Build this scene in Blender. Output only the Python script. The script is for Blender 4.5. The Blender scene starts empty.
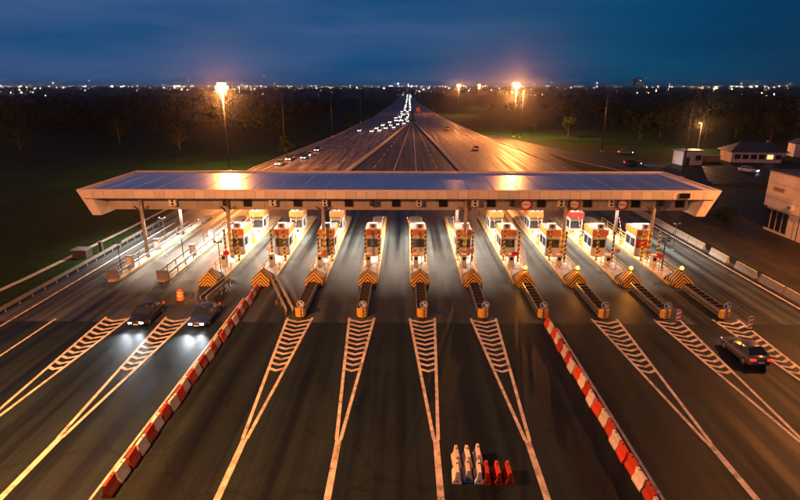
import bpy, bmesh, math, random
from mathutils import Vector, Matrix
random.seed(7)
R = math.radians
PI = math.pi
scene = bpy.context.scene
C = scene.collection

# ------------------------------------------------------------------ camera
F, HCAM, YH, VX = 533.333, 21.4, 85.0, 406.0        # focal length, horizon row and vanishing column in photo pixels
TH = math.atan((250 - YH) / F)
YAW = math.atan((VX - 400) / F)
cam_d = bpy.data.cameras.new('camera')
cam_d.sensor_width = 36.0
cam_d.lens = 36.0 * F / 800.0
cam_d.clip_start = 0.5
cam_d.clip_end = 40000
cam = bpy.data.objects.new('camera', cam_d)
C.objects.link(cam)
cam.location = (0, 0, HCAM)
cam.rotation_euler = (PI / 2 - TH, 0, YAW)
scene.camera = cam


def at(px, py, z=0.0):
    """ground point (at height z) seen at a photo pixel"""
    u, v = (px - 400) / F, (py - 250) / F
    c, s = math.cos(TH), math.sin(TH)
    x, y, zz = u, c - v * s, -s - v * c
    cy, sy = math.cos(YAW), math.sin(YAW)
    x, y = x * cy - y * sy, x * sy + y * cy
    t = (z - HCAM) / zz
    return Vector((x * t, y * t, z))


# ------------------------------------------------------------------ world, sun, exposure
SUN_EL, SUN_AZ = R(-1.0), R(250)
world = bpy.data.worlds.new('World')
scene.world = world
world.use_nodes = True
nt = world.node_tree
nt.nodes.clear()
N, LK = nt.nodes.new, nt.links.new
wo = N('ShaderNodeOutputWorld')
bg = N('ShaderNodeBackground')
sky = N('ShaderNodeTexSky')
sky.sky_type = 'NISHITA'
sky.sun_disc = False
sky.sun_elevation = SUN_EL
sky.sun_rotation = SUN_AZ
sky.ozone_density = 6.0
tc = N('ShaderNodeTexCoord')
sep = N('ShaderNodeSeparateXYZ')
LK(tc.outputs['Generated'], sep.inputs['Vector'])
ramp = N('ShaderNodeValToRGB')                      # blue hour: brightest just over the horizon, dim above
ramp.color_ramp.elements[0].color = (0.012, 0.066, 0.175, 1)
ramp.color_ramp.elements[1].color = (0.006, 0.030, 0.090, 1)
for p_, c_ in ((0.05, (0.013, 0.072, 0.192)), (0.14, (0.010, 0.068, 0.192)), (0.35, (0.008, 0.042, 0.125))):
    ramp.color_ramp.elements.new(p_).color = (*c_, 1)
side = N('ShaderNodeMapRange')                      # the afterglow is on the left, the night comes up on the right
side.interpolation_type = 'SMOOTHSTEP'
side.inputs['From Min'].default_value = -0.1
side.inputs['From Max'].default_value = 0.75
side.inputs['To Min'].default_value = 1.05
side.inputs['To Max'].default_value = 0.45
LK(sep.outputs['X'], side.inputs['Value'])
redr = N('ShaderNodeMapRange')
redr.interpolation_type = 'SMOOTHSTEP'
redr.inputs['From Min'].default_value = -0.1
redr.inputs['From Max'].default_value = 0.4
redr.inputs['To Min'].default_value = 1.0
redr.inputs['To Max'].default_value = 0.05
LK(sep.outputs['X'], redr.inputs['Value'])
tint = N('ShaderNodeCombineColor')
mr_ = N('ShaderNodeMath')
mr_.operation = 'MULTIPLY'
LK(side.outputs['Result'], mr_.inputs[0])
LK(redr.outputs['Result'], mr_.inputs[1])
LK(mr_.outputs[0], tint.inputs['Red'])
LK(side.outputs['Result'], tint.inputs['Green'])
LK(side.outputs['Result'], tint.inputs['Blue'])
tmul = N('ShaderNodeMix')
tmul.data_type = 'RGBA'
tmul.blend_type = 'MULTIPLY'
tmul.inputs[0].default_value = 1.0
LK(ramp.outputs['Color'], tmul.inputs[6])
LK(tint.outputs['Color'], tmul.inputs[7])
LK(sep.outputs['Z'], ramp.inputs['Fac'])
mp = N('ShaderNodeMapping')
mp.inputs['Scale'].default_value = (1.3, 1.3, 9.0)
nz = N('ShaderNodeTexNoise')
nz.inputs['Scale'].default_value = 2.0
nz.inputs['Detail'].default_value = 6
nz.inputs['Roughness'].default_value = 0.5
cr = N('ShaderNodeValToRGB')                        # thin violet-grey cloud
cr.color_ramp.elements[0].position = 0.34
cr.color_ramp.elements[0].color = (0.35, 0.92, 0.95, 1)
cr.color_ramp.elements[1].position = 0.64
cr.color_ramp.elements[1].color = (3.4, 1.35, 1.18, 1)
mul = N('ShaderNodeMix')
mul.data_type = 'RGBA'
mul.blend_type = 'MULTIPLY'
mul.inputs[0].default_value = 1.0
LK(tc.outputs['Generated'], mp.inputs['Vector'])
LK(mp.outputs['Vector'], nz.inputs['Vector'])
LK(nz.outputs['Fac'], cr.inputs['Fac'])
LK(tmul.outputs[2], mul.inputs[6])
LK(cr.outputs['Color'], mul.inputs[7])
sc_ = N('ShaderNodeMix')
sc_.data_type = 'RGBA'
sc_.blend_type = 'ADD'
sc_.inputs[0].default_value = 0.002
LK(mul.outputs[2], sc_.inputs[6])
LK(sky.outputs['Color'], sc_.inputs[7])
LK(sc_.outputs[2], bg.inputs['Color'])
bg.inputs['Strength'].default_value = 1.0
LK(bg.outputs['Background'], wo.inputs['Surface'])

sun_d = bpy.data.lights.new('sun', 'SUN')           # dusk: only a faint broad rest of daylight
sun_d.energy = 0.004
sun_d.angle = R(40)
sun_d.color = (0.75, 0.85, 1.0)
sun = bpy.data.objects.new('sun', sun_d)
C.objects.link(sun)
sun.rotation_euler = (R(60), 0, R(70))

scene.view_settings.view_transform = 'Standard'
scene.view_settings.look = 'None'
scene.view_settings.gamma = 1.0
scene.view_settings.use_curve_mapping = False
scene.view_settings.exposure = 0.0
scene.render.engine = 'CYCLES'
cy = scene.cycles
cy.use_denoising = True
cy.denoiser = 'OPENIMAGEDENOISE'
cy.max_bounces = 6
cy.diffuse_bounces = 2
cy.glossy_bounces = 2
cy.volume_bounces = 0
cy.transmission_bounces = 3
cy.sample_clamp_indirect = 3.0
cy.use_light_tree = True
cy.caustics_reflective = False
cy.caustics_refractive = False

SODIUM = (1.0, 0.32, 0.072)
WARMWHITE = (1.0, 0.80, 0.66)

# ------------------------------------------------------------------ materials
MATS = {}


def mat(name, col, rough=0.6, metal=0.0, var=0.25, scale=3.0, stretch=(1, 1, 1), bump=0.0, bscale=40.0, spec=0.5,
        dirt=None, dirt_scale=0.6, dirt_amt=0.5, coat=0.0, each=0.0):
    m = bpy.data.materials.new(name)
    m.use_nodes = True
    n, l = m.node_tree.nodes, m.node_tree.links
    p = n['Principled BSDF']
    p.inputs['Roughness'].default_value = rough
    p.inputs['Metallic'].default_value = metal
    p.inputs['Specular IOR Level'].default_value = spec
    p.inputs['Coat Weight'].default_value = coat
    t = n.new('ShaderNodeTexCoord')
    mpn = n.new('ShaderNodeMapping')
    mpn.inputs['Scale'].default_value = stretch
    l.new(t.outputs['Object'], mpn.inputs['Vector'])
    nzn = n.new('ShaderNodeTexNoise')
    nzn.inputs['Scale'].default_value = scale
    nzn.inputs['Detail'].default_value = 6
    nzn.inputs['Roughness'].default_value = 0.62
    l.new(mpn.outputs['Vector'], nzn.inputs['Vector'])
    r = n.new('ShaderNodeValToRGB')
    lo = [max(0, c * (1 - var)) for c in col]
    hi = [min(1, c * (1 + var)) for c in col]
    r.color_ramp.elements[0].position = 0.3
    r.color_ramp.elements[0].color = (*lo, 1)
    r.color_ramp.elements[1].position = 0.7
    r.color_ramp.elements[1].color = (*hi, 1)
    l.new(nzn.outputs['Fac'], r.inputs['Fac'])
    out = r.outputs['Color']
    if dirt:
        n2 = n.new('ShaderNodeTexNoise')
        n2.inputs['Scale'].default_value = dirt_scale
        n2.inputs['Detail'].default_value = 8
        n2.inputs['Roughness'].default_value = 0.7
        l.new(t.outputs['Object'], n2.inputs['Vector'])
        r2 = n.new('ShaderNodeValToRGB')
        r2.color_ramp.elements[0].position = 0.48
        r2.color_ramp.elements[0].color = (0, 0, 0, 1)
        r2.color_ramp.elements[1].position = 0.68
        r2.color_ramp.elements[1].color = (dirt_amt,) * 3 + (1,)
        l.new(n2.outputs['Fac'], r2.inputs['Fac'])
        mx = n.new('ShaderNodeMix')
        mx.data_type = 'RGBA'
        l.new(r2.outputs['Color'], mx.inputs[0])
        l.new(out, mx.inputs[6])
        mx.inputs[7].default_value = (*dirt, 1)
        out = mx.outputs[2]
    if each:                                        # every piece a little lighter or darker than the next
        oi = n.new('ShaderNodeObjectInfo')
        mr = n.new('ShaderNodeMapRange')
        mr.inputs['To Min'].default_value = 1 - each
        mr.inputs['To Max'].default_value = 1 + each * 0.4
        l.new(oi.outputs['Random'], mr.inputs['Value'])
        sv = n.new('ShaderNodeVectorMath')
        sv.operation = 'SCALE'
        l.new(out, sv.inputs[0])
        l.new(mr.outputs['Result'], sv.inputs['Scale'])
        out = sv.outputs['Vector']
    l.new(out, p.inputs['Base Color'])
    if bump:
        n3 = n.new('ShaderNodeTexNoise')
        n3.inputs['Scale'].default_value = bscale
        n3.inputs['Detail'].default_value = 3
        l.new(t.outputs['Object'], n3.inputs['Vector'])
        b = n.new('ShaderNodeBump')
        b.inputs['Strength'].default_value = bump
        b.inputs['Distance'].default_value = 0.02
        l.new(n3.outputs['Fac'], b.inputs['Height'])
        l.new(b.outputs['Normal'], p.inputs['Normal'])
    MATS[name] = m
    return m


def emit(name, col, strength, sample=False):
    m = bpy.data.materials.new(name)
    m.use_nodes = True
    p = m.node_tree.nodes['Principled BSDF']
    p.inputs['Base Color'].default_value = (*col, 1)
    p.inputs['Emission Color'].default_value = (*col, 1)
    p.inputs['Emission Strength'].default_value = strength
    m.cycles.emission_sampling = 'AUTO' if sample else 'NONE'
    MATS[name] = m
    return m


def road_mat(name, col, rough, streak_dark, streak_x, patch_scale, lane_dark=1.0):
    """asphalt or concrete with tyre-darkened tracks along the lanes, patches, grain"""
    m = mat(name, col, rough, 0, 0.18, 0.35, (1, 1, 1), bump=0.5, bscale=30, spec=0.22,
            dirt=tuple(c * 0.40 for c in col), dirt_scale=patch_scale, dirt_amt=0.55)
    n, l = m.node_tree.nodes, m.node_tree.links
    p = n['Principled BSDF']
    src = p.inputs['Base Color'].links[0].from_socket
    t = [q for q in n if q.type == 'TEX_COORD'][0]
    mpn = n.new('ShaderNodeMapping')
    mpn.inputs['Scale'].default_value = (streak_x, 0.018, 1)
    l.new(t.outputs['Object'], mpn.inputs['Vector'])
    nzn = n.new('ShaderNodeTexNoise')
    nzn.inputs['Scale'].default_value = 1.0
    nzn.inputs['Detail'].default_value = 4
    l.new(mpn.outputs['Vector'], nzn.inputs['Vector'])
    r = n.new('ShaderNodeValToRGB')
    r.color_ramp.elements[0].position = 0.36
    r.color_ramp.elements[0].color = (streak_dark,) * 3 + (1,)
    r.color_ramp.elements[1].position = 0.60
    r.color_ramp.elements[1].color = (1.15, 1.15, 1.15, 1)
    l.new(nzn.outputs['Fac'], r.inputs['Fac'])
    mx = n.new('ShaderNodeMix')
    mx.data_type = 'RGBA'
    mx.blend_type = 'MULTIPLY'
    mx.inputs[0].default_value = 1
    l.new(src, mx.inputs[6])
    l.new(r.outputs['Color'], mx.inputs[7])
    l.new(mx.outputs[2], p.inputs['Base Color'])
    # oil-dark band in the middle of each lane
    sx = n.new('ShaderNodeSeparateXYZ')
    l.new(t.outputs['Object'], sx.inputs['Vector'])
    ma = n.new('ShaderNodeMath')
    ma.operation = 'MULTIPLY_ADD'
    ma.inputs[1].default_value = 2 * PI / 5.86
    ma.inputs[2].default_value = -2 * PI * 1.6 / 5.86
    l.new(sx.outputs['X'], ma.inputs[0])
    co = n.new('ShaderNodeMath')
    co.operation = 'COSINE'
    l.new(ma.outputs[0], co.inputs[0])
    ad = n.new('ShaderNodeMath')
    ad.operation = 'MULTIPLY_ADD'
    ad.inputs[1].default_value = 0.55
    l.new(co.outputs[0], ad.inputs[0])
    l.new(nzn.outputs['Fac'], ad.inputs[2])
    ro = n.new('ShaderNodeMapRange')
    ro.inputs['From Min'].default_value = -0.1
    ro.inputs['From Max'].default_value = 0.55
    ro.inputs['To Min'].default_value = lane_dark
    ro.inputs['To Max'].default_value = 1.0
    l.new(ad.outputs[0], ro.inputs['Value'])
    # meandering cracks, sealed patches
    dn = n.new('ShaderNodeTexNoise')
    dn.inputs['Scale'].default_value = 0.5
    dn.inputs['Detail'].default_value = 5
    l.new(t.outputs['Object'], dn.inputs['Vector'])
    dm = n.new('ShaderNodeMix')
    dm.data_type = 'RGBA'
    dm.blend_type = 'LINEAR_LIGHT'
    dm.inputs[0].default_value = 0.9
    l.new(t.outputs['Object'], dm.inputs[6])
    l.new(dn.outputs['Color'], dm.inputs[7])
    vo = n.new('ShaderNodeTexVoronoi')
    vo.feature = 'DISTANCE_TO_EDGE'
    vo.inputs['Scale'].default_value = 0.16
    l.new(dm.outputs[2], vo.inputs['Vector'])
    rc = n.new('ShaderNodeMapRange')
    rc.inputs['From Min'].default_value = 0.0
    rc.inputs['From Max'].default_value = 0.012
    rc.inputs['To Min'].default_value = 0.45
    rc.inputs['To Max'].default_value = 1.0
    l.new(vo.outputs['Distance'], rc.inputs['Value'])
    mm = n.new('ShaderNodeMath')
    mm.operation = 'MULTIPLY'
    l.new(ro.outputs['Result'], mm.inputs[0])
    l.new(rc.outputs['Result'], mm.inputs[1])
    m2 = n.new('ShaderNodeVectorMath')
    m2.operation = 'SCALE'
    l.new(mx.outputs[2], m2.inputs[0])
    l.new(mm.outputs[0], m2.inputs['Scale'])
    l.new(m2.outputs['Vector'], p.inputs['Base Color'])
    # polished wheel tracks are glossier
    r2 = n.new('ShaderNodeMapRange')
    r2.inputs['From Min'].default_value = 0.35
    r2.inputs['From Max'].default_value = 0.65
    r2.inputs['To Min'].default_value = rough - 0.12
    r2.inputs['To Max'].default_value = rough + 0.12
    l.new(nzn.outputs['Fac'], r2.inputs['Value'])
    l.new(r2.outputs['Result'], p.inputs['Roughness'])
    return m


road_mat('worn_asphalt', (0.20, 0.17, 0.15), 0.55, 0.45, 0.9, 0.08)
road_mat('asphalt', (0.0105, 0.0205, 0.0235), 0.6, 0.45, 0.9, 0.11, 0.62)
road_mat('concrete_paving', (0.055, 0.072, 0.078), 0.5, 0.25, 1.0, 0.16, 0.35)
mat('grass', (0.006, 0.026, 0.007), 0.9, 0, 0.5, 0.08, dirt=(0.012, 0.028, 0.009), dirt_scale=0.03, bump=0.8, bscale=1.5, spec=0.08)
mat('verge', (0.009, 0.026, 0.006), 0.9, 0, 0.45, 0.6, dirt=(0.014, 0.026, 0.009), dirt_scale=0.15, bump=0.8, bscale=9, spec=0.08)
mat('kerb_concrete', (0.40, 0.38, 0.34), 0.8, 0, 0.25, 1.2, bump=0.3, dirt=(0.10, 0.09, 0.08), dirt_scale=0.8, each=0.2)
mat('road_paint', (0.62, 0.57, 0.50), 0.6, 0, 0.25, 1.4, dirt=(0.07, 0.07, 0.068), dirt_scale=1.3, dirt_amt=0.85, bump=0.2)
mat('yellow_paint', (0.72, 0.42, 0.03), 0.5, 0, 0.18, 2.0, dirt=(0.2, 0.12, 0.03), dirt_scale=1.5)
mat('black_paint', (0.015, 0.015, 0.016), 0.5, 0, 0.2, 3)
mat('white_panel', (0.52, 0.51, 0.49), 0.45, 0, 0.08, 1.5, dirt=(0.4, 0.37, 0.33), dirt_scale=0.9, dirt_amt=0.35)
mat('fascia_metal', (0.62, 0.58, 0.56), 0.45, 0.0, 0.10, 0.5, dirt=(0.35, 0.3, 0.28), dirt_scale=0.35, dirt_amt=0.5, each=0.16)
mat('band_metal', (0.36, 0.33, 0.32), 0.5, 0.0, 0.12, 0.7, dirt=(0.2, 0.18, 0.17), dirt_scale=0.4, each=0.2)
mat('roof_metal', (0.74, 0.74, 0.78), 0.30, 0.9, 0.14, 0.25, (1, 0.25, 1), bump=0.12, bscale=1.2,
    dirt=(0.44, 0.46, 0.52), dirt_scale=0.12, dirt_amt=0.6)
mat('soffit', (0.55, 0.52, 0.48), 0.6, 0, 0.1, 1.0)
mat('steel', (0.33, 0.33, 0.34), 0.42, 0.7, 0.15, 2.0, dirt=(0.16, 0.13, 0.11), dirt_scale=1.2)
mat('dark_steel', (0.06, 0.06, 0.065), 0.5, 0.4, 0.2, 2.0)
mat('column_paint', (0.30, 0.27, 0.25), 0.5, 0.0, 0.15, 1.5, dirt=(0.15, 0.12, 0.1), dirt_scale=0.8)
mat('orange_band', (0.50, 0.16, 0.03), 0.45, 0, 0.10, 2.0, each=0.25)
mat('red_panel', (0.45, 0.03, 0.02), 0.4, 0, 0.12, 2.0)
mat('window_glass', (0.02, 0.025, 0.03), 0.08, 0, 0.1, 2.0, spec=0.7)
mat('screen_black', (0.008, 0.009, 0.009), 0.25, 0, 0.1, 2.0)
mat('red_plastic', (0.62, 0.065, 0.018), 0.45, 0, 0.15, 2.5, dirt=(0.2, 0.05, 0.03), dirt_scale=2.0, dirt_amt=0.5, each=0.35)
mat('white_plastic', (0.74, 0.71, 0.64), 0.45, 0, 0.12, 2.5, dirt=(0.34, 0.28, 0.2), dirt_scale=2.0, dirt_amt=0.5, each=0.25)
mat('sign_white', (0.78, 0.78, 0.76), 0.4, 0, 0.05, 3)
mat('sign_red', (0.50, 0.02, 0.02), 0.4, 0, 0.08, 3)
mat('sign_blue', (0.03, 0.12, 0.30), 0.4, 0, 0.08, 3)
mat('rubber', (0.018, 0.018, 0.018), 0.8, 0, 0.2, 6)
mat('orange_plastic', (0.75, 0.20, 0.02), 0.45, 0, 0.1, 3)
mat('bark', (0.06, 0.045, 0.03), 0.9, 0, 0.3, 5, bump=0.5)
mat('leaf', (0.016, 0.034, 0.010), 0.6, 0, 0.5, 0.6, spec=0.08)
mat('far_leaf', (0.013, 0.019, 0.008), 0.7, 0, 0.4, 0.1, spec=0.08)
mat('plaster', (0.70, 0.60, 0.50), 0.75, 0, 0.10, 0.8, dirt=(0.38, 0.31, 0.25), dirt_scale=0.3, dirt_amt=0.6, bump=0.15)
mat('roof_tile', (0.06, 0.065, 0.075), 0.6, 0.0, 0.25, 1.5, bump=0.3, bscale=8)
mat('brick_wall', (0.30, 0.16, 0.10), 0.85, 0, 0.25, 2.0, bump=0.3)
mat('far_wall', (0.16, 0.15, 0.15), 0.85, 0, 0.4, 0.02)
for nm, col in (('black', (0.012, 0.012, 0.014)), ('grey', (0.10, 0.105, 0.11)), ('white', (0.62, 0.62, 0.61)), ('red', (0.25, 0.015, 0.012)),
                ('blue', (0.02, 0.04, 0.11)), ('silver', (0.33, 0.33, 0.34))):
    mat('car_' + nm, col, 0.3, 0.25 if nm in ('silver', 'grey') else 0.0, 0.05, 2.0, coat=0.6)
emit('sodium_glow', (1.0, 0.50, 0.15), 7.0)
emit('sodium_glow_far', (1.0, 0.42, 0.12), 10.0)
emit('canopy_glow', (1.0, 0.88, 0.78), 12.0)
emit('head_glow', (0.92, 0.96, 1.0), 60.0)
emit('head_glow_far', (1.0, 0.93, 0.86), 40.0)
emit('tail_glow', (1.0, 0.012, 0.006), 5.0)
emit('amber_glow', (1.0, 0.36, 0.05), 5.0)
emit('booth_glow', (1.0, 0.78, 0.50), 2.2)
emit('town_glow', (1.0, 0.74, 0.50), 120.0)
emit('town_glow_cool', (0.80, 0.92, 1.0), 120.0)
emit('town_glow_amber', (1.0, 0.50, 0.18), 80.0)
emit('shop_glow', (1.0, 0.55, 0.22), 1.6)
M = MATS


# ------------------------------------------------------------------ mesh helpers
class MB:
    def __init__(self):
        self.v, self.f = [], []

    def add(self, vs, fs):
        b = len(self.v)
        self.v += [tuple(p) for p in vs]
        self.f += [tuple(b + i for i in q) for q in fs]
        return self

    def box(self, cx, cy, cz, sx, sy, sz, rz=0.0):
        c, s = math.cos(rz), math.sin(rz)
        vs = []
        for dz in (-.5, .5):
            for dx, dy in ((-.5, -.5), (.5, -.5), (.5, .5), (-.5, .5)):
                x, y = dx * sx, dy * sy
                vs.append((cx + x * c - y * s, cy + x * s + y * c, cz + dz * sz))
        return self.add(vs, [(3, 2, 1, 0), (4, 5, 6, 7), (0, 1, 5, 4), (1, 2, 6, 5), (2, 3, 7, 6), (3, 0, 4, 7)])

    def bar(self, a, b, w, h):
        """rectangular bar from a to b"""
        a, b = Vector(a), Vector(b)
        d = (b - a).normalized()
        up = Vector((0, 0, 1)) if abs(d.z) < 0.95 else Vector((0, 1, 0))
        s = d.cross(up).normalized()
        u = s.cross(d)
        vs = []
        for p in (a, b):
            for i, j in ((-.5, -.5), (.5, -.5), (.5, .5), (-.5, .5)):
                vs.append(p + s * (i * w) + u * (j * h))
        return self.add(vs, [(0, 1, 2, 3), (7, 6, 5, 4), (1, 0, 4, 5), (2, 1, 5, 6), (3, 2, 6, 7), (0, 3, 7, 4)])

    def tube(self, a, b, r0, r1=None, n=10):
        r1 = r0 if r1 is None else r1
        a, b = Vector(a), Vector(b)
        d = (b - a).normalized()
        up = Vector((0, 0, 1)) if abs(d.z) < 0.95 else Vector((1, 0, 0))
        s = d.cross(up).normalized()
        u = s.cross(d)
        vs = []
        for p, r in ((a, r0), (b, r1)):
            for k in range(n):
                t = 2 * PI * k / n
                vs.append(p + s * (r * math.cos(t)) + u * (r * math.sin(t)))
        fs = [(k, n + k, n + (k + 1) % n, (k + 1) % n) for k in range(n)]
        fs += [tuple(range(n)), tuple(range(2 * n - 1, n - 1, -1))]
        return self.add(vs, fs)

    def prism_y(self, poly, y0, y1):
        """polygon in x-z (counter-clockwise seen from -y) swept along y"""
        n = len(poly)
        vs = [(x, y0, z) for x, z in poly] + [(x, y1, z) for x, z in poly]
        fs = [tuple(range(n)), tuple(range(2 * n - 1, n - 1, -1))]
        fs += [(i, n + i, n + (i + 1) % n, (i + 1) % n) for i in range(n)]
        return self.add(vs, fs)

    def prism_z(self, poly, z0, z1):
        n = len(poly)
        vs = [(x, y, z0) for x, y in poly] + [(x, y, z1) for x, y in poly]
        fs = [tuple(range(n - 1, -1, -1)), tuple(range(n, 2 * n))]
        fs += [(i, (i + 1) % n, n + (i + 1) % n, n + i) for i in range(n)]
        return self.add(vs, fs)

    def sheet(self, poly, z):
        return self.add([(x, y, z) for x, y in poly], [tuple(range(len(poly)))])

    def loft(self, rings):
        n = len(rings[0])
        vs = [p for r in rings for p in r]
        fs = []
        for i in range(len(rings) - 1):
            for k in range(n):
                a, b = i * n + k, i * n + (k + 1) % n
                fs.append((a, b, b + n, a + n))
        fs.append(tuple(range(n - 1, -1, -1)))
        fs.append(tuple((len(rings) - 1) * n + k for k in range(n)))
        return self.add(vs, fs)

    def mesh(self, name, m, smooth=False):
        me = bpy.data.meshes.new(name)
        me.from_pydata(self.v, [], self.f)
        bm = bmesh.new()
        bm.from_mesh(me)
        if len(bm.faces) < 4000:
            bmesh.ops.recalc_face_normals(bm, faces=bm.faces)
        bm.to_mesh(me)
        bm.free()
        me.materials.append(M[m] if isinstance(m, str) else m)
        if smooth:
            for p in me.polygons:
                p.use_smooth = True
        return me

    def build(self, name, m, parent=None, smooth=False, loc=None, rz=None):
        o = bpy.data.objects.new(name, self.mesh(name, m, smooth))
        C.objects.link(o)
        if parent:
            o.parent = parent
        if loc:
            o.location = loc
        if rz:
            o.rotation_euler.z = rz
        return o


def put(name, me, parent=None, loc=(0, 0, 0), rz=0.0):
    o = bpy.data.objects.new(name, me)
    C.objects.link(o)
    o.parent = parent
    o.location = loc
    o.rotation_euler.z = rz
    return o


def tag(o, label, cat=None, group=None):
    o['label'] = label
    if cat:
        o['category'] = cat
    if group:
        o['group'] = group
    return o


def thing(name, label, cat, loc=(0, 0, 0), rz=0.0, group=None):
    o = bpy.data.objects.new(name, None)
    o.empty_display_size = 0.3
    C.objects.link(o)
    o.location = loc
    o.rotation_euler.z = rz
    return tag(o, label, cat, group)


def copy_tree(o, parent=None):
    c = o.copy()
    C.objects.link(c)
    c.parent = parent
    for ch in list(o.children):
        copy_tree(ch, c)
    return c


def place(proto, used, loc, rz, label, group=None):
    """first call moves the prototype itself, later calls copy it"""
    o = proto if not used.get(proto.name) else copy_tree(proto)
    if o is proto:
        used[proto.name] = True
    o.location = loc
    o.rotation_euler.z = rz
    o['label'] = label
    if group:
        o['group'] = group
    return o


USED = {}


def structure(o):
    o['kind'] = 'structure'
    return o


def lamp(name, kind, loc, energy, col, parent=None, **kw):
    d = bpy.data.lights.new(name, kind)
    d.energy = energy
    d.color = col
    for k, v in kw.items():
        setattr(d, k, v)
    o = bpy.data.objects.new(name, d)
    C.objects.link(o)
    o.location = loc
    o.parent = parent
    return o


ORD = ['first', 'second', 'third', 'fourth', 'fifth', 'sixth', 'seventh', 'eighth', 'ninth', 'tenth', 'eleventh', 'twelfth',
       'thirteenth', 'fourteenth', 'fifteenth', 'sixteenth', 'seventeenth', 'eighteenth', 'nineteenth', 'twentieth',
       'twenty-first', 'twenty-second', 'twenty-third', 'twenty-fourth', 'twenty-fifth', 'twenty-sixth', 'twenty-seventh', 'twenty-eighth',
       'twenty-ninth', 'thirtieth']


def ordn(i, n, a='left', b='right'):
    """how one points to the i-th of n in a row"""
    if i == 0:
        return f'{a}most'
    if i == n - 1:
        return f'{b}most'
    if i < n / 2:
        return f'{ORD[i]} from {a}'
    return f'{ORD[n - 1 - i]} from {b}'


# ================================================================== THE SETTING
structure(MB().sheet([(-15000, -400), (15000, -400), (15000, 15000), (-15000, 15000)], 0.0).build('ground', 'grass'))
road_poly_l = [(-40.5, -60), (-40.5, 46), (-41.5, 100), (-41, 144), (-31, 240), (-24, 360), (-16, 700), (-9, 1400), (4, 4200)]
road_poly_r = [(14, 4200), (13, 1400), (15, 700), (26, 360), (33, 240), (42.5, 144), (43, 100), (41.8, 46), (41.8, -60)]
road = structure(MB().sheet(list(reversed(road_poly_l)) + list(reversed(road_poly_r)), 0.012).build('road', 'asphalt'))
structure(MB().sheet([(-39.6, 45.9), (41.4, 45.9), (41.4, 101), (-39.6, 101)], 0.016).build('toll_plaza', 'concrete_paving'))
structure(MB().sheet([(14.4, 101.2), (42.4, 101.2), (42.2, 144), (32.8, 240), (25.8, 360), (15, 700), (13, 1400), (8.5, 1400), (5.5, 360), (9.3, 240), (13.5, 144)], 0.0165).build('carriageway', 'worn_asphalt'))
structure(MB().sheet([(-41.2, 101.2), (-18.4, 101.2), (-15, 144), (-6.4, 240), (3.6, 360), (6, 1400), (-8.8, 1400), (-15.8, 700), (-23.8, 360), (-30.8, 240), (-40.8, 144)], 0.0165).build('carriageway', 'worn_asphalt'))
road_mat('yard_asphalt', (0.032, 0.028, 0.020), 0.65, 0.6, 0.3, 0.1)
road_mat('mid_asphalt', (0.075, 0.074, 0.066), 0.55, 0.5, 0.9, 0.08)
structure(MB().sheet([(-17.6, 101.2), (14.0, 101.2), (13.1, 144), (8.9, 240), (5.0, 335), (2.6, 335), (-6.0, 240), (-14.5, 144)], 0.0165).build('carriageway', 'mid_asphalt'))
# side road leaving to the right behind the plaza, and the yard before the right-hand building
structure(MB().sheet([(43.2, 118), (64, 119), (100, 128), (170, 146), (170, 160), (96, 152), (70, 158), (58, 175), (50, 200), (40, 244), (34, 243), (42.6, 144)],
                     0.008).build('side_road', 'asphalt'))
structure(MB().sheet([(42.2, 30), (120, 30), (120, 100), (64, 118.5), (43.2, 117.5)], 0.006).build('yard', 'yard_asphalt'))
structure(MB().sheet([(-70, 20), (-41.2, 20), (-42, 100), (-42.2, 140), (-70, 140)], 0.004).build('verge', 'verge'))
structure(MB().sheet([(-46.4, 30), (-45.6, 30), (-43.6, 58), (-42.9, 80), (-42.8, 120), (-43.4, 120), (-43.6, 80), (-44.3, 58)], 0.010).build('footpath', 'kerb_concrete'))

ISL = [-33.5, -27.7, -21.9, -16.05, -10.15, -4.2, 1.6, 7.45, 13.2, 19.0, 24.9, 30.5]
PZ = 0.021      # painted markings lie above the paving


def line(pts, w, name='lane_line', z=PZ):
    m = MB()
    for a, b in zip(pts[:-1], pts[1:]):
        d = Vector((b[0] - a[0], b[1] - a[1])).normalized()
        s = Vector((-d.y, d.x)) * (w / 2)
        m.add([(a[0] - s.x, a[1] - s.y, z), (b[0] - s.x, b[1] - s.y, z), (b[0] + s.x, b[1] + s.y, z), (a[0] + s.x, a[1] + s.y, z)], [(0, 1, 2, 3)])
    return m.build(name, 'road_paint', road)


# gores in front of the islands: two lines closing to one, chevrons between
for i, x in enumerate(ISL):
    if i in (0,):
        line([(x, 46.5), (x, -30)], 0.2)
        continue
    if i in (3, 8):
        continue
    apx = x + {6: 0.35, 7: 0.25}.get(i, 0.0)
    ya = 28.6
    for s in (-1, 1):
        line([(x + s * 1.2, 47.0), (apx + s * 0.13, ya)], 0.23, z=PZ + 0.002 * (s > 0))
    line([(apx, ya), (apx, -30)], 0.38, z=PZ + 0.004)
    for k in range(11):
        y = 46.4 - k * 0.92
        hw = 1.2 * (y - ya) / 18.2 + 0.02
        cx = x + (apx - x) * (46.5 - y) / 18
        t, dy = 0.33, min(0.6, hw * 0.55)
        m = MB()
        for s in (-1, 1):
            m.add([(cx, y - dy, PZ + .006), (cx + s * hw, y, PZ + .006), (cx + s * hw, y + t, PZ + .006), (cx, y - dy + t, PZ + .006)], [(0, 1, 2, 3)])
        m.build('chevron_stripe', 'road_paint', road)
# lines beside the barrier rows and at the road's edges
line([(-17.0, 52), (-17.0, -30)], 0.16)
line([(13.95, 45), (13.95, -30)], 0.2)
line([(-37.6, 84), (-37.6, -30)], 0.18)
line([(39.4, 84), (39.4, -30)], 0.18)
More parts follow.
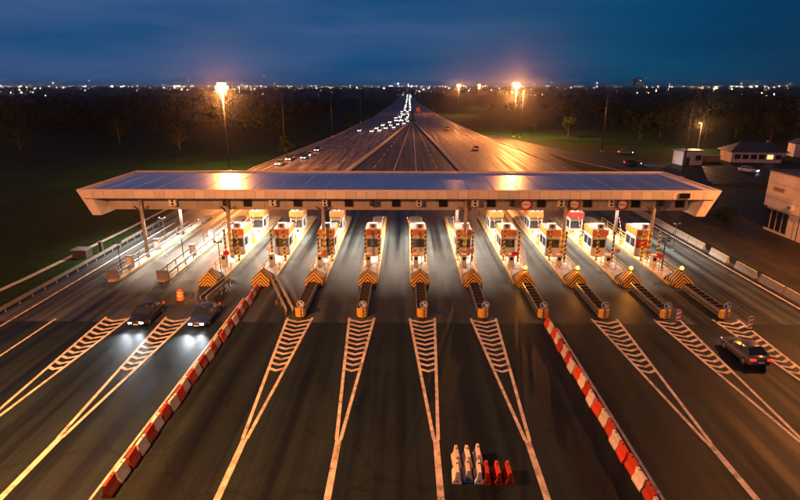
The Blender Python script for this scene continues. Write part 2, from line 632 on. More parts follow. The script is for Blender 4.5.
# tyre-stained arrows of the lanes are worn away; lanes beyond the canopy
lf = lambda y: -14.6 + (y - 142) * 0.0885          # median rail of the left carriageway
rt = lambda y: 14.2 - (y - 142) * 0.048
for k in range(1, 5):
    u = k / 5
    for q in range(34):
        y0 = 104 + q * (13 if k in (1, 4) else 7)
        if y0 > 325:
            break
        x0, x1 = lf(y0) + (rt(y0) - lf(y0)) * u, lf(y0 + 7) + (rt(y0 + 7) - lf(y0 + 7)) * u
        line([(x0, y0), (x1, y0 + 7)], 0.22)
el = lambda y: (-40.6 + (y - 104) * 0.0665)
for k in range(1, 5):
    u = k / 5
    for q in range(20):
        y0 = 104 + q * 13
        if y0 > 350:
            break
        f = lambda y: el(y) + (lf(y) - 0.6 - el(y)) * u
        line([(f(y0), y0), (f(y0 + 7.5), y0 + 7.5)], 0.2)
er = lambda y: 42.0 - (y - 104) * 0.062
for k in range(1, 4):
    u = k / 4
    for q in range(20):
        y0 = 104 + q * 13
        if y0 > 350:
            break
        f = lambda y: rt(y) + 0.6 + (er(y) - rt(y) - 0.6) * u
        line([(f(y0), y0), (f(y0 + 7.5), y0 + 7.5)], 0.2)
line([(el(104) + .5, 104), (el(340) + .5, 340)], 0.22)
line([(er(104) - .5, 104), (er(340) - .5, 340)], 0.22)
for off in (-9.5, -6, 6.5, 10.0):
    line([(off + 3, 360), (off * 0.75 + 6, 1400)], 0.3)


def kerb(pts, w, h, label, name='kerb'):
    m = MB()
    for a, b in zip(pts[:-1], pts[1:]):
        m.bar((a[0], a[1], h / 2), (b[0], b[1], h / 2), w, h)
    o = structure(m.build(name, 'kerb_concrete'))
    o['label'] = label
    return o


kerb([(lf(103), 103), (lf(220), 220), (lf(330), 330)], 1.1, 0.55, 'low pale concrete divider left of the middle lanes behind the canopy', 'road_divider')
kerb([(rt(103), 103), (rt(190), 190), (rt(260) - .2, 260), (rt(330), 330)], 1.0, 0.45, 'pale kerb right of the middle lanes behind the canopy', 'road_divider')
kerb([(42.7, 103), (42.7, 144), (33.6, 240), (26.5, 360)], 0.35, 0.14, 'kerb along the right edge of the road behind the canopy')
kerb([(52, 119.5), (60, 127), (49.5, 160), (47.5, 175)], 0.35, 0.14, 'kerb of the traffic island by the side road')
kerb([(-41.8, 100), (-41.2, 144), (-31.4, 240), (-24.4, 360)], 0.35, 0.14, 'kerb along the left edge of the road behind the canopy')
structure(MB().prism_z([(46, 120), (58.5, 127), (48.6, 160), (46.6, 175)], 0.0, 0.10).build('traffic_island', 'verge'))

# ================================================================== CANOPY
XL, XR, YF, YB, ZT = -40.3, 38.1, 64.0, 79.0, 9.2
can = thing('toll_canopy', 'wide flat toll plaza canopy with glossy blue roof and slanted ends', 'canopy', (-1.1, 64.0, 0))
ox, oy = -1.1, 64.0
mb = MB()
mb.box((XL + XR) / 2 - ox, (YF + YB) / 2 - oy, ZT - 0.22, XR - XL - 0.5, YB - YF - 0.5, 0.12)
mb.build('roof', 'roof_metal', can)
seam = MB().box(0, 0, 0, 0.05, YB - YF - 0.7, 0.035).mesh('roof_seam', 'roof_metal')
n = 26
for k in range(1, n):
    put('roof_seam', seam, can, (XL + (XR - XL) * k / n - ox, (YF + YB) / 2 - oy, ZT - 0.145))
cap = MB()
W, D = XR - XL, YB - YF
cx0, cy0 = (XL + XR) / 2 - ox, (YF + YB) / 2 - oy
cap.box(cx0, 0.13, ZT - 0.06, W, 0.26, 0.16)
cap.box(cx0, D - 0.13, ZT - 0.06, W, 0.26, 0.16)
cap.box(XL + 0.13 - ox, D / 2, ZT - 0.06, 0.26, D - 0.53, 0.158)
cap.box(XR - 0.13 - ox, D / 2, ZT - 0.06, 0.26, D - 0.53, 0.158)
cap.build('roof_coping', 'fascia_metal', can)
# fascia: separate cladding panels with open joints over a dark backing
ZS = 8.1
npan = 62
pw = (W - 1.6) / npan
MB().box(cx0, 0.16, (ZT - 0.14 + ZS) / 2, W - 1.4, 0.12, ZT - 0.16 - ZS).build('fascia_backing', 'dark_steel', can)
panel = MB().box(0, 0, 0, pw - 0.035, 0.06, ZT - 0.16 - ZS).mesh('fascia_panel', 'fascia_metal')
for k in range(npan):
    put('fascia_panel', panel, can, (XL + 0.8 + pw * (k + 0.5) - ox, 0.06 + random.uniform(-.006, .006), (ZT - 0.14 + ZS) / 2))
for s in (-1, 1):       # slanted end legs
    xo = (XL if s < 0 else XR) - ox
    def q(dx, z):
        return (xo - s * dx, z)
    poly = [q(0.0, ZT - 0.15), q(1.5, 6.0), q(2.65, 6.0), q(1.45, ZT - 0.15)]
    MB().prism_y(poly if s < 0 else list(reversed(poly)), 0.02, D - 0.02).build('end_leg', 'fascia_metal', can)
    # side faces of the end leg carry a thin trim
for k in range(26):     # recessed band of wide panels under the fascia
    bw = (W - 5.6) / 26
    x = XL + 2.8 + bw * (k + 0.5) - ox
    MB().box(x, 1.9, 7.2, bw - 0.03, 0.08, 1.75).build('band_panel', 'band_metal', can)
MB().box(cx0, 2.05, 7.2, W - 5.6, 0.1, 1.7).build('band_backing', 'dark_steel', can)
MB().box(cx0, D - 0.6, 7.5, W - 5.6, 0.1, 2.6).build('rear_band', 'band_metal', can)
MB().box(cx0, D / 2 + 0.6, 6.9, W - 5.7, D - 2.9, 0.1).build('soffit', 'soffit', can)
MB().box(cx0, 1.0, 8.06, W - 3.4, 1.6, 0.06).build('front_soffit', 'soffit', can)
MB().box(cx0, -0.02, ZS - 0.03, W - 1.7, 0.1, 0.06).build('drip_edge', 'dark_steel', can)
for x in (-33.3, -22.4, -10.4, 7.5, 19.9, 30.9):
    for y in (1.25, 12.5):
        cm = MB()
        cm.tube((x - ox, y, 0.2), (x - ox, y, 8.05 if y < 2 else 6.9), 0.24, 0.21, 14)
        col = cm.build('column', 'column_paint', can, True)
        pm = MB()
        pm.box(x - ox, y, 0.27, 0.9, 0.9, 0.06)
        pm.build('base_plate', 'steel', col)
        if y < 2 and x > -30:
            for b in range(5):
                MB().tube((x - ox, y, 0.5 + b * 0.72), (x - ox, y, 0.86 + b * 0.72), 0.255, 0.253, 14).build('hazard_stripe', 'yellow_paint', col)
        br = MB()
        br.bar((x - ox, y, 6.0), (x - ox - 0.9, y, 6.88), 0.1, 0.12)
        br.bar((x - ox, y, 6.0), (x - ox + 0.9, y, 6.88), 0.1, 0.12)
        br.build('bracket', 'dark_steel', col)

# lamps under the canopy, one fixture over each lane and row
lanes = [(a + b) / 2 for a, b in zip(ISL[:-1], ISL[1:])]
lanes = [-35.6] + lanes + [33.4]
lmp_h = MB().box(0, 0, 0.06, 1.5, 0.5, 0.12).mesh('housing', 'steel')
lmp_d = MB().box(0, 0, -0.015, 1.35, 0.38, 0.03).mesh('diffuser', 'canopy_glow')
area_d = bpy.data.lights.new('canopy_light', 'AREA')
area_d.shape = 'RECTANGLE'
area_d.size, area_d.size_y = 1.3, 0.4
area_d.color = (1.0, 0.76, 0.58)
area_d.energy = 1350
area_d.spread = R(135)
hot_d = area_d.copy()
hot_d.energy = 2400
for r, yy in enumerate((67.6, 74.5)):
    for k, x in enumerate(lanes):
        if r == 0:
            lab = f'strip lamp under the front of the canopy over the {ordn(k, len(lanes))} lane'
        else:
            lab = f'strip lamp under the rear of the canopy over the {ordn(k, len(lanes))} lane'
        t = thing('canopy_lamp', lab, 'lamp', (x, yy, 6.73), 0, 'lamps under the canopy')
        put('housing', lmp_h, t)
        put('diffuser', lmp_d, t)
        lo = bpy.data.objects.new('canopy_light', hot_d if x < -14 else area_d)
        C.objects.link(lo)
        lo.parent = t
        lo.location = (0, 0, -0.05)

# ================================================================== ISLANDS, BOOTHS
NI = len(ISL)


def island_phrase(i):
    return ordn(i, NI)


nose_stripes = None


def chevron_face(cx, w, z0, z1, yfun, m, step, thick, rise):
    """inverted-V hazard stripes on a front face"""
    z = z0 - rise
    while z < z1:
        for s in (-1, 1):
            pts = []
            for (fx, zz) in ((0, z + rise), (1, z), (1, z + thick), (0, z + rise + thick)):
                zc = min(max(zz, z0), z1)
                pts.append((cx + s * fx * w, yfun(zc) - 0.006, zc))
            if abs(pts[0][2] - pts[3][2]) + abs(pts[1][2] - pts[2][2]) > 0.03:
                m.add(pts, [(0, 1, 2, 3)])
        z += step


def build_island(i, x):
    big = i >= 2
    t = thing('toll_island', f'raised concrete toll island with yellow kerbs, {island_phrase(i)} under the canopy' if big else
              f'low kerbed lane divider island with rails, {island_phrase(i)} of all islands', 'island', (x, 55.0, 0), 0, 'toll islands')
    w = 1.05 if big else 0.8
    L0, L1 = (0.4, 33) if big else (1.5, 33)
    poly = [(-w, L0 + 0.9), (-w * 0.45, L0), (w * 0.45, L0), (w, L0 + 0.9), (w, L1 - 0.9), (w * 0.45, L1), (-w * 0.45, L1), (-w, L1 - 0.9)]
    MB().prism_z(poly, 0.0, 0.22).build('slab', 'kerb_concrete', t)
    for s in (-1, 1):
        m = MB()
        k = 0
        y = L0 + 1.0
        while y < L1 - 1.2:
            m.box(s * (w + 0.012), y + 0.5, 0.13, 0.05, 1.0 if not big else 1.0, 0.22)
            y += 1.0 if big else 2.0
        m.build('kerb_edge', 'yellow_paint', t)
    if big:
        # striped crash nose: a gabled block whose front leans back
        hw, ev, rg = 1.0, 0.75, 1.7
        lean = lambda z: (z - 0.2) * 0.30
        pent = [(-hw, 0.0), (hw, 0.0), (hw, ev), (0, rg), (-hw, ev)]
        n_ = 5
        vs = [(px_, max(0, lean(pz_)), pz_) for px_, pz_ in pent] + [(px_, 2.9 if pz_ < 0.1 else (2.3 if px_ else 1.7), pz_) for px_, pz_ in pent]
        fs = [tuple(range(n_)), tuple(range(2 * n_ - 1, n_ - 1, -1))] + [(q_, n_ + q_, n_ + (q_ + 1) % n_, (q_ + 1) % n_) for q_ in range(n_)]
        nose = MB().add(vs, fs).build('nose', 'black_paint', t)
        sm = MB()
        sl = rg - ev                                # stripes run parallel to the gable
        for q_ in range(5):
            top, th_ = rg - 0.03 - q_ * 0.36, 0.19
            for s_ in (-1, 1):
                pts = []
                for fx, zz in ((0, top), (1, top - sl), (1, top - sl - th_), (0, top - th_)):
                    pts.append([fx, zz])
                # clip at the foot
                z0 = 0.12
                def at_z(top_):
                    return min(1.0, max(0.0, (top_ - z0) / sl))
                fu, fl = at_z(top), at_z(top - th_)
                poly = [(0, max(top, z0)), (fu, max(top - sl * fu, z0)), (fl, max(top - th_ - sl * fl, z0)), (0, max(top - th_, z0))]
                sm.add([(s_ * fx * (hw - 0.01), lean(zz) - 0.008, zz) for fx, zz in poly], [(0, 1, 2, 3)])
        for s_ in (-1, 1):                          # slanting stripes on flanks and gable slopes
            for q_ in range(4):
                y0 = 0.25 + q_ * 0.5
                sm.add([(s_ * (hw + .008), y0 + .3, 0.15), (s_ * (hw + .008), y0 + 0.52, 0.15), (s_ * (hw + .008), y0 + 0.22, ev - .02), (s_ * (hw + .008), y0, ev - .02)], [(0, 1, 2, 3)])
                if q_ < 3:
                    sm.add([(s_ * (hw + .004), y0 + .1, ev + .006), (s_ * (hw + .004), y0 + .32, ev + .006), (s_ * 0.02, y0 + 0.62, rg + .004), (s_ * 0.02, y0 + .4, rg + .004)], [(0, 1, 2, 3)])
        sm.build('hazard_stripe', 'yellow_paint', nose)
        # yellow low rails along both sides from the nose to the booth
        for s in (-1, 1):
            rm = MB()
            for y in (3.4, 5.4, 7.4, 9.2):
                rm.tube((s * 0.92, y, 0.22), (s * 0.92, y, 1.15), 0.04, 0.04, 6)
            for z in (0.7, 1.15):
                rm.tube((s * 0.92, 3.3, z), (s * 0.92, 9.3, z), 0.04, 0.04, 6)
            rm.build('handrail', 'yellow_paint', t)
            rm = MB()
            for y in (14.8, 17, 19, 21, 23.5, 26, 28.5):
                rm.tube((s * 0.92, y, 0.22), (s * 0.92, y, 1.15), 0.04, 0.04, 6)
            for z in (0.7, 1.15):
                rm.tube((s * 0.92, 14.7, z), (s * 0.92, 28.6, z), 0.04, 0.04, 6)
            rm.build('handrail', 'yellow_paint', t)
        # ticket machine before the booth
        mm = MB()
        mm.box(-0.35, 7.0, 0.92, 0.55, 0.7, 1.4)
        mc = mm.build('ticket_machine', 'white_panel', t)
        MB().box(-0.35, 6.64, 1.25, 0.36, 0.03, 0.4).build('screen', 'screen_black', mc)
        MB().box(-0.35, 6.98, 1.68, 0.7, 0.85, 0.1).build('hood', 'orange_band', mc)
    else:
        for s in (-1, 1):
            rm = MB()
            y = 2.2
            while y < 26:
                rm.box(s * 0.62, y, 0.62, 0.09, 0.09, 0.85)
                y += 2.4
            rm.box(s * 0.66, 14, 0.92, 0.06, 24.2, 0.26)
            rm.build('guard_rail', 'steel', t)
        MB().box(0, 1.95, 0.75, 1.35, 0.14, 1.05).build('end_board', 'steel', t)
    return t


for i, x in enumerate(ISL):
    build_island(i, x)


def build_booth(roof_col, win, label, loc, rear=False):
    t = thing('toll_booth', label, 'booth', loc, 0, 'toll booths')
    hw, L, h = 0.95, 3.2, 2.75
    MB().box(0, L / 2, 0.55, 2 * hw, L, 1.1).build('lower_wall', 'white_panel', t)
    for (px, py) in ((-hw + .07, .07), (hw - .07, .07), (-hw + .07, L - .07), (hw - .07, L - .07), (-hw + .06, L * .5), (hw - .06, L * .5)):
        MB().box(px, py, 1.65, 0.14, 0.14, 1.1).build('post', 'white_panel', t)
    MB().box(0, L / 2, h - 0.27, 2 * hw, L, 0.54).build('upper_wall', 'white_panel', t)
    f = MB().box(0, 0.05, 1.65, 2 * hw - 0.28, 0.05, 1.1).build('window', win, t)
    fm = MB()
    fm.box(0, 0.0, 1.13, 2 * hw - 0.28, 0.06, 0.06)
    fm.box(0, 0.0, 2.17, 2 * hw - 0.28, 0.06, 0.06)
    fm.box(0, 0.0, 1.65, 0.05, 0.06, 0.98)
    fm.build('frame', 'dark_steel', f)
    for s in (-1, 1):
        for k, (a, b) in enumerate(((0.14, L * .5 - .07), (L * .5 + .07, L - .14))):
            g = MB().box(s * (hw - 0.05), (a + b) / 2, 1.65, 0.04, b - a, 1.1).build('window', 'window_glass', t)
            MB().box(s * (hw - 0.01), (a + b) / 2, 1.65, 0.05, 0.05, 1.08).build('mullion', 'dark_steel', g)
    MB().box(0, L - 0.04, 1.65, 2 * hw - 0.28, 0.04, 1.1).build('window', 'window_glass', t)
    MB().box(hw + 0.015, L * .75, 1.05, 0.03, 0.8, 2.0).build('door', 'white_panel', t)
    # projecting roof slab with the coloured band
    MB().box(0, L / 2, h + 0.36, 2 * hw + 0.14, L + 0.4, 0.72).build('roof_band', roof_col, t)
    MB().box(0, L / 2, h + 0.76, 2 * hw + 0.02, L + 0.2, 0.08).build('roof', 'steel', t)
    ax_ = random.uniform(-.3, .3)
    MB().box(random.uniform(-.5, .5), -0.012, 0.62, random.uniform(.3, .6), 0.02, random.uniform(.25, .5)).build('sticker', random.choice(['sign_red', 'orange_band', 'sign_blue', 'band_metal']), t)
    MB().tube((hw - 0.1, 0.3, h + 0.8), (hw - 0.1, 0.3, h + random.uniform(1.4, 2.2)), 0.02, 0.02, 6).build('antenna', 'dark_steel', t)
    a = MB().box(ax_, 0.55, h + 1.12, 0.95, 0.6, 0.62).build('air_conditioner', 'white_panel', t)
    g = MB().tube((ax_, 0.25, h + 1.12), (ax_, 0.215, h + 1.12), 0.24, 0.24, 14).build('fan_grille', 'dark_steel', a)
    MB().box(0, L / 2, 2.66, 1.2, 1.6, 0.06).build('ceiling_light', 'booth_glow', t)
    return t


for i, x in enumerate(ISL):
    if i < 2:
        continue
    rc = 'orange_band'
    win = 'red_panel' if i == 11 else 'window_glass'
    lab = f'white toll booth with orange roof band, {ordn(i - 2, 10)} in the front row'
    if i == 11:
        lab = 'white toll booth with orange roof band and red front panel, rightmost'
    build_booth(rc, win, lab, (x, 66.2, 0.22))
for i in (2, 3, 4, 8, 9, 10):
    build_booth('orange_band' if i != 10 else 'red_panel', 'window_glass',
                f'white toll booth standing behind the {ordn(i - 2, 10)} front-row booth', (ISL[i], 76.0, 0.22))

# striped guard posts beside each booth
gp = thing('guard_post', '', 'post', group='striped guard posts')
pole = MB().tube((0, 0, 0), (0, 0, 3.9), 0.13, 0.13, 12).build('pole', 'black_paint', gp, True)
sm = MB()
for b in range(7):
    z = 0.12 + b * 0.54
    k = 12
    vs = []
    for j in range(k + 1):
        a = 2 * PI * j / k
        vs.append((0.137 * math.cos(a), 0.137 * math.sin(a), z + 0.10 * math.cos(a)))
        vs.append((0.137 * math.cos(a), 0.137 * math.sin(a), z + 0.27 + 0.10 * math.cos(a)))
    sm.add(vs, [(2 * j, 2 * j + 2, 2 * j + 3, 2 * j + 1) for j in range(k)])
sm.build('hazard_stripe', 'yellow_paint', pole)
MB().box(0, 0, 0.02, 0.4, 0.4, 0.04).build('base_plate', 'steel', gp)
for i, x in enumerate(ISL):
    if i < 2:
        continue
    for s, wd in ((-1, 'left'), (1, 'right')):
        place(gp, USED, (x + s * 0.86, 64.0 - 0.25 * s, 0.22), 0,
              f'black and yellow guard post at the {wd} corner of the {ordn(i - 2, 10)} front booth')

# lane gates with raised arms behind the booths' fronts
for i, x in enumerate(ISL):
    if i < 2:
        continue
    sgn = 1 if i < 6 else -1
    t = thing('lane_gate', f'lane gate with raised striped arm on the {island_phrase(i)} toll island', 'barrier gate', (x + sgn * 0.55, 71.6, 0.22), 0, 'lane gates with raised arms')
    MB().box(0, 0, 0.55, 0.38, 0.45, 1.1).build('cabinet', 'yellow_paint', t)
    MB().box(0, 0, 1.13, 0.42, 0.5, 0.06).build('lid', 'dark_steel', t)
    tilt = R(random.uniform(72, 84))
    dx_, dz_ = sgn * math.cos(tilt), math.sin(tilt)
    arm = MB().bar((0, -0.28, 0.95), (dx_ * 3.0, -0.28, 0.95 + dz_ * 3.0), 0.06, 0.12).build('arm', 'sign_white', t)
    sm = MB()
    for q_ in range(5):
        a_, b_ = 0.3 + q_ * 0.56, 0.58 + q_ * 0.56
        sm.bar((dx_ * a_, -0.28, 0.95 + dz_ * a_), (dx_ * b_, -0.28, 0.95 + dz_ * b_), 0.067, 0.127)
    sm.build('stripe', 'sign_red', arm)
for i, dx, dy, z_ in ((2, 0.5, 60.4, 2.3), (3, -0.4, 61.2, 2.6), (4, 0.45, 60.2, 2.2), (6, 0.3, 60.9, 2.1), (7, 0.4, 61.0, 2.5), (8, -0.3, 60.5, 2.3), (10, 0.3, 60.9, 2.6), (11, -0.45, 60.2, 2.2)):
    t = thing('notice_sign', f'small pale notice board on a post behind the nose of the {island_phrase(i)} island', 'sign', (ISL[i] + dx, dy, 0.22), random.uniform(-.15, .15), 'notice boards on the islands')
    MB().tube((0, 0, 0), (0, 0, z_), 0.035, 0.035, 8).build('post', 'steel', t)
    MB().box(0, -0.05, z_ - 0.25, 0.5 + 0.1 * (i % 3), 0.03, 0.5).build('board', ['sign_white', 'orange_band', 'sign_red'][i % 3], t)

# amber beacons on the right-hand noses
for k, i in enumerate((8, 9, 10, 11)):
    t = thing('warning_beacon', f'glowing amber warning beacon on the crash nose of the {island_phrase(i)} island', 'beacon', (ISL[i] + 0.1, 56.2, 1.66), 0, 'amber beacons')
    MB().tube((0, 0, 0), (0, 0, 0.22), 0.16, 0.14, 10).build('base', 'black_paint', t)
    m = MB()
    rings = []
    for z, r in ((0.22, 0.20), (0.36, 0.22), (0.50, 0.18), (0.58, 0.07)):
        rings.append([(r * math.cos(2 * PI * j / 12), r * math.sin(2 * PI * j / 12), z) for j in range(12)])
    m.loft(rings)
    m.build('lens', 'amber_glow', t, True)
    if i < 11:
        lamp('beacon_light', 'POINT', (0, -0.5, 0.45), 420 if i == 10 else 260, (1.0, 0.33, 0.04), t, shadow_soft_size=0.15)

# crash cushions between the nose and the arrow sign
cc = thing('crash_cushion', '', 'crash cushion', group='crash cushions')
for s in (-1, 1):
    m = MB()
    m.bar((s * 0.5, -0.2, 0.68), (s * 0.5, 7.0, 0.68), 0.08, 0.34)
    m.bar((s * 0.5, -0.2, 0.28), (s * 0.5, 7.0, 0.28), 0.07, 0.16)
    m.build('side_rail', 'steel', cc)
rib = MB().box(0, 0, 0.45, 0.9, 0.09, 0.86).mesh('rib', 'dark_steel')
cell = MB().box(0, 0, 0.40, 0.86, 0.42, 0.6).mesh('cartridge', 'rubber')
for k in range(9):
    put('rib', rib, cc, (0, 0.1 + k * 0.83, 0))
    if k < 8:
        put('cartridge', cell, cc, (0, 0.5 + k * 0.83, 0))
nm = MB()
pts = [(0.5 * math.cos(PI + PI * j / 8), -0.25 + 0.45 * math.sin(PI + PI * j / 8)) for j in range(9)]
nm.prism_z(pts, 0.08, 0.88)
nm.build('front_cap', 'yellow_paint', cc)

sg = thing('arrow_sign', '', 'sign', group='keep-side arrow signs')
MB().tube((0, 0.03, 0), (0, 0.03, 1.2), 0.05, 0.05, 8).build('post', 'steel', sg)
dsc = MB().tube((0, -0.02, 1.45), (0, 0.02, 1.45), 0.36, 0.36, 20).build('disc', 'sign_white', sg)
m = MB().tube((0, -0.026, 1.45), (0, -0.022, 1.45), 0.32, 0.32, 20).build('face', 'sign_blue', dsc)
ar = MB()
for q in (((-0.16, 1.62), (-0.08, 1.70), (0.12, 1.46), (0.04, 1.38)), ((-0.10, 1.26), (0.22, 1.26), (0.22, 1.35), (-0.10, 1.35)), ((0.13, 1.26), (0.22, 1.26), (0.22, 1.58), (0.13, 1.58))):
    ar.add([(a, -0.032, b) for a, b in q], [(0, 1, 2, 3)])
ar.build('arrow', 'sign_white', dsc)
bd = MB().box(0, 0.10, 0.62, 0.36, 0.05, 1.0).build('board', 'sign_white', sg)
sm = MB()
for k in range(3):
    z = 0.18 + k * 0.34
    sm.add([(-0.18, 0.07, z), (0.18, 0.07, z + 0.14), (0.18, 0.07, z + 0.30), (-0.18, 0.07, z + 0.16)], [(0, 1, 2, 3)])
sm.build('stripe', 'orange_plastic', bd)
for k, i in enumerate(range(4, 12)):
    n_ = 8
    place(cc, USED, (ISL[i], 47.6, 0.02), 0, f'ribbed steel crash cushion in front of the {island_phrase(i)} toll island')
    place(sg, USED, (ISL[i] + (0.15 if i < 8 else -0.1), 46.85, 0.02), 0,
          f'round arrow sign with striped board before the {island_phrase(i)} toll island')
for i, dx, dy in ((10, 0.75, 0.0), (11, 0.95, -1.5)):
    t = thing('delineator', f'red and white striped delineator board by the arrow sign of the {island_phrase(i)} island', 'delineator', (ISL[i] + dx, 46.3 + dy, 0.02), 0, 'striped delineator boards')
    MB().box(0, 0, 0.05, 0.5, 0.3, 0.1).build('foot', 'rubber', t)
    b = MB().box(0, 0, 0.72, 0.40, 0.05, 1.2).build('board', 'sign_white', t)
    sm = MB()
    for k in range(3):
        z = 0.16 + k * 0.42
        sm.add([(-0.2, -0.03, z), (0.2, -0.03, z + 0.16), (0.2, -0.03, z + 0.36), (-0.2, -0.03, z + 0.2)], [(0, 1, 2, 3)])
    sm.build('stripe', 'sign_red', b)
t = thing('traffic_drum', 'orange traffic drum with domed lid left of a striped crash nose', 'drum', (-23.4, 51.3, 0.02))
m = MB()
m.loft([[(r * math.cos(2 * PI * j / 14), r * math.sin(2 * PI * j / 14), z) for j in range(14)] for z, r in ((0, .42), (.1, .42), (.12, .36), (1.0, .30), (1.12, .22), (1.2, .05))])
m.build('body', 'orange_plastic', t, True)
m = MB()
m.tube((0, 0, 0.45), (0, 0, 0.62), 0.352, 0.345, 14)
m.tube((0, 0, 0.78), (0, 0, 0.92), 0.33, 0.322, 14)
m.build('reflective_band', 'sign_white', t)
# slanting guide rails
for (a, b, lab) in (((-15.0, 56.6), (-11.2, 47.4), 'slanting pale guide rail leading to the leftmost crash cushion'),
                    ((-20.0, 55.8), (-20.6, 50.2), 'short pale guide rail beside the leftmost striped crash nose')):
    t = thing('guide_rail', lab, 'guide rail', (a[0], a[1], 0))
    d = Vector((b[0] - a[0], b[1] - a[1], 0))
    for s in (-0.32, 0.32):
        nrm = Vector((-d.y, d.x, 0)).normalized() * s
        MB().bar(nrm + Vector((0, 0, .7)), nrm + d + Vector((0, 0, .7)), 0.12, 0.34).build('rail', 'kerb_concrete', t)
        for k in range(5):
            p = nrm + d * (0.05 + 0.225 * k)
            MB().box(p.x, p.y, 0.28, 0.12, 0.12, 0.52).build('leg', 'steel', t)

# ================================================================== PLASTIC BARRIER BLOCKS
def barrier_proto(m):
    t = thing('road_barrier', '', 'barrier')
    L = 1.06
    prof = [(-0.27, 0), (0.27, 0), (0.27, 0.14), (0.14, 0.36), (0.085, 0.82), (-0.085, 0.82), (-0.14, 0.36), (-0.27, 0.14)]
    sh = [(x * 0.94, z * 0.985 + 0.004) for x, z in prof]
    rings = []
    for y, pr in ((-L / 2, sh), (-L / 2 + 0.03, prof), (L / 2 - 0.03, prof), (L / 2, sh)):
        rings.append([(x, y, z) for x, z in pr])
    MB().loft(rings).build('body', m, t)
    for s in (-1, 1):
        MB().tube((0, s * (L / 2 + 0.004), 0.2), (0, s * (L / 2 - 0.02), 0.2), 0.055, 0.055, 10).build('drain_plug', 'black_paint', t)
    MB().tube((0, 0.2, 0.82), (0, 0.2, 0.85), 0.05, 0.05, 8).build('filler_cap', 'black_paint', t)
    return t


br_red, br_white = barrier_proto('red_plastic'), barrier_proto('white_plastic')
nL = 27
for k in range(nL):
    white = k % 2 == 1
    p = br_white if white else br_red
    lab = f'{"white" if white else "red"} plastic barrier block, {ORD[k]} from the striped nose in the left row'
    place(p, USED, (-16.1 + random.uniform(-.09, .09), 53.6 - 1.14 * k, 0.014), random.uniform(-.06, .06), lab, 'left row of red and white barrier blocks')
nR = 22
cols = [0, 1] * 8 + [0, 0, 1, 0, 1, 0]
for k in range(nR):
    white = cols[k] == 1
    p = br_white if white else br_red
    lab = f'{"white" if white else "red"} plastic barrier block, {ORD[k]} from the arrow sign in the right row'
    place(p, USED, (13.15 + random.uniform(-.09, .09), 45.3 - 1.14 * k, 0.014), random.uniform(-.06, .06), lab, 'right row of red and white barrier blocks')
pos = ['left', 'middle', 'right']
for k in range(3):
    place(br_white, USED, (2.95 + k * 0.62, 25.25 + 0.1 * (k % 2), 0.014), random.uniform(-.05, .05),
          f'loose white plastic barrier on the bare asphalt, front row, {pos[k]}', 'loose barriers on the asphalt')
    place(br_white, USED, (3.05 + k * 0.64, 26.55 + (0.15 if k == 2 else 0), 0.014), random.uniform(-.05, .05),
          f'loose white plastic barrier on the bare asphalt, back row, {pos[k]}', 'loose barriers on the asphalt')
    place(br_red, USED, (4.62 + k * 0.62, 25.2, 0.014), random.uniform(-.06, .06),
          f'loose red plastic barrier on the bare asphalt, {pos[k]} of three', 'loose barriers on the asphalt')

# ================================================================== LANE SIGNS ON THE BAND
for k, i in enumerate(range(2, 12)):
    px = [248, 298, 349, 396, 443, 491, 541, 587, 635, 679][k]
    x = at(px, 207, 7.25).x * (65.75 / at(px, 207, 7.25).y)
    t = thing('lane_display', f'small square dark lane display on the canopy band, {ordn(k, 10)}', 'display', (x, 65.82, 7.25), 0, 'dark lane displays on the canopy')
    MB().box(0, -0.08, 0, 1.05, 0.16, 1.0).build('housing', 'black_paint', t)
    MB().box(0, -0.17, 0, 0.92, 0.02, 0.86).build('screen', 'screen_black', t)
    MB().box(0, -0.24, 0.52, 1.1, 0.34, 0.03).build('visor', 'dark_steel', t)
t = thing('lane_display', 'dark display box on the upper fascia near the right end of the canopy', 'display', (33.7, 63.98, 8.6), 0, 'dark lane displays on the canopy')
MB().box(0, -0.08, 0, 1.25, 0.16, 0.62).build('housing', 'black_paint', t)
MB().box(0, -0.17, 0, 1.1, 0.02, 0.5).build('screen', 'screen_black', t)
for k, px in enumerate((526, 574, 622)):
    x = at(px, 207, 7.2).x * (65.7 / at(px, 207, 7.2).y)
    t = thing('round_sign', f'round red-rimmed prohibition sign with dark bar on the canopy, {["left", "middle", "right"][k]} of three', 'sign', (x, 65.7, 7.1), 0, 'round signs on the canopy')
    MB().tube((0, 0, 0), (0, 0.04, 0), 0.72, 0.72, 28).build('rim', 'sign_red', t)
    f = MB().tube((0, -0.012, 0), (0, -0.002, 0), 0.52, 0.52, 24).build('face', 'sign_white', t)
    MB().box(0, -0.016, 0.0, 0.78, 0.006, 0.14).build('bar', 'sign_red', f)
# traffic-signal heads hung in front of the band
for k, px in enumerate((173, 225, 273, 325, 373, 419, 475, 512, 561, 611, 660)):
    x = at(px, 205, 7.4).x * (65.0 / at(px, 205, 7.4).y)
    t = thing('lane_signal', f'small lane signal unit hung under the canopy fascia, {ordn(k, 11)}', 'signal', (x, 65.0, 0), 0, 'lane signals under the fascia')
    MB().box(0, 0, 7.95, 0.08, 0.08, 0.2).build('hanger', 'steel', t)
    h = MB().box(0, 0, 7.42, 0.62 if k % 2 else 0.9, 0.26, 0.86).build('housing', ['fascia_metal', 'dark_steel', 'white_panel'][k % 3], t)
    MB().tube((0, -0.132, 7.62), (0, -0.15, 7.62), 0.15, 0.15, 12).build('lens', 'screen_black', h)
    MB().tube((0, -0.132, 7.22), (0, -0.15, 7.22), 0.15, 0.15, 12).build('lens', 'screen_black', h)

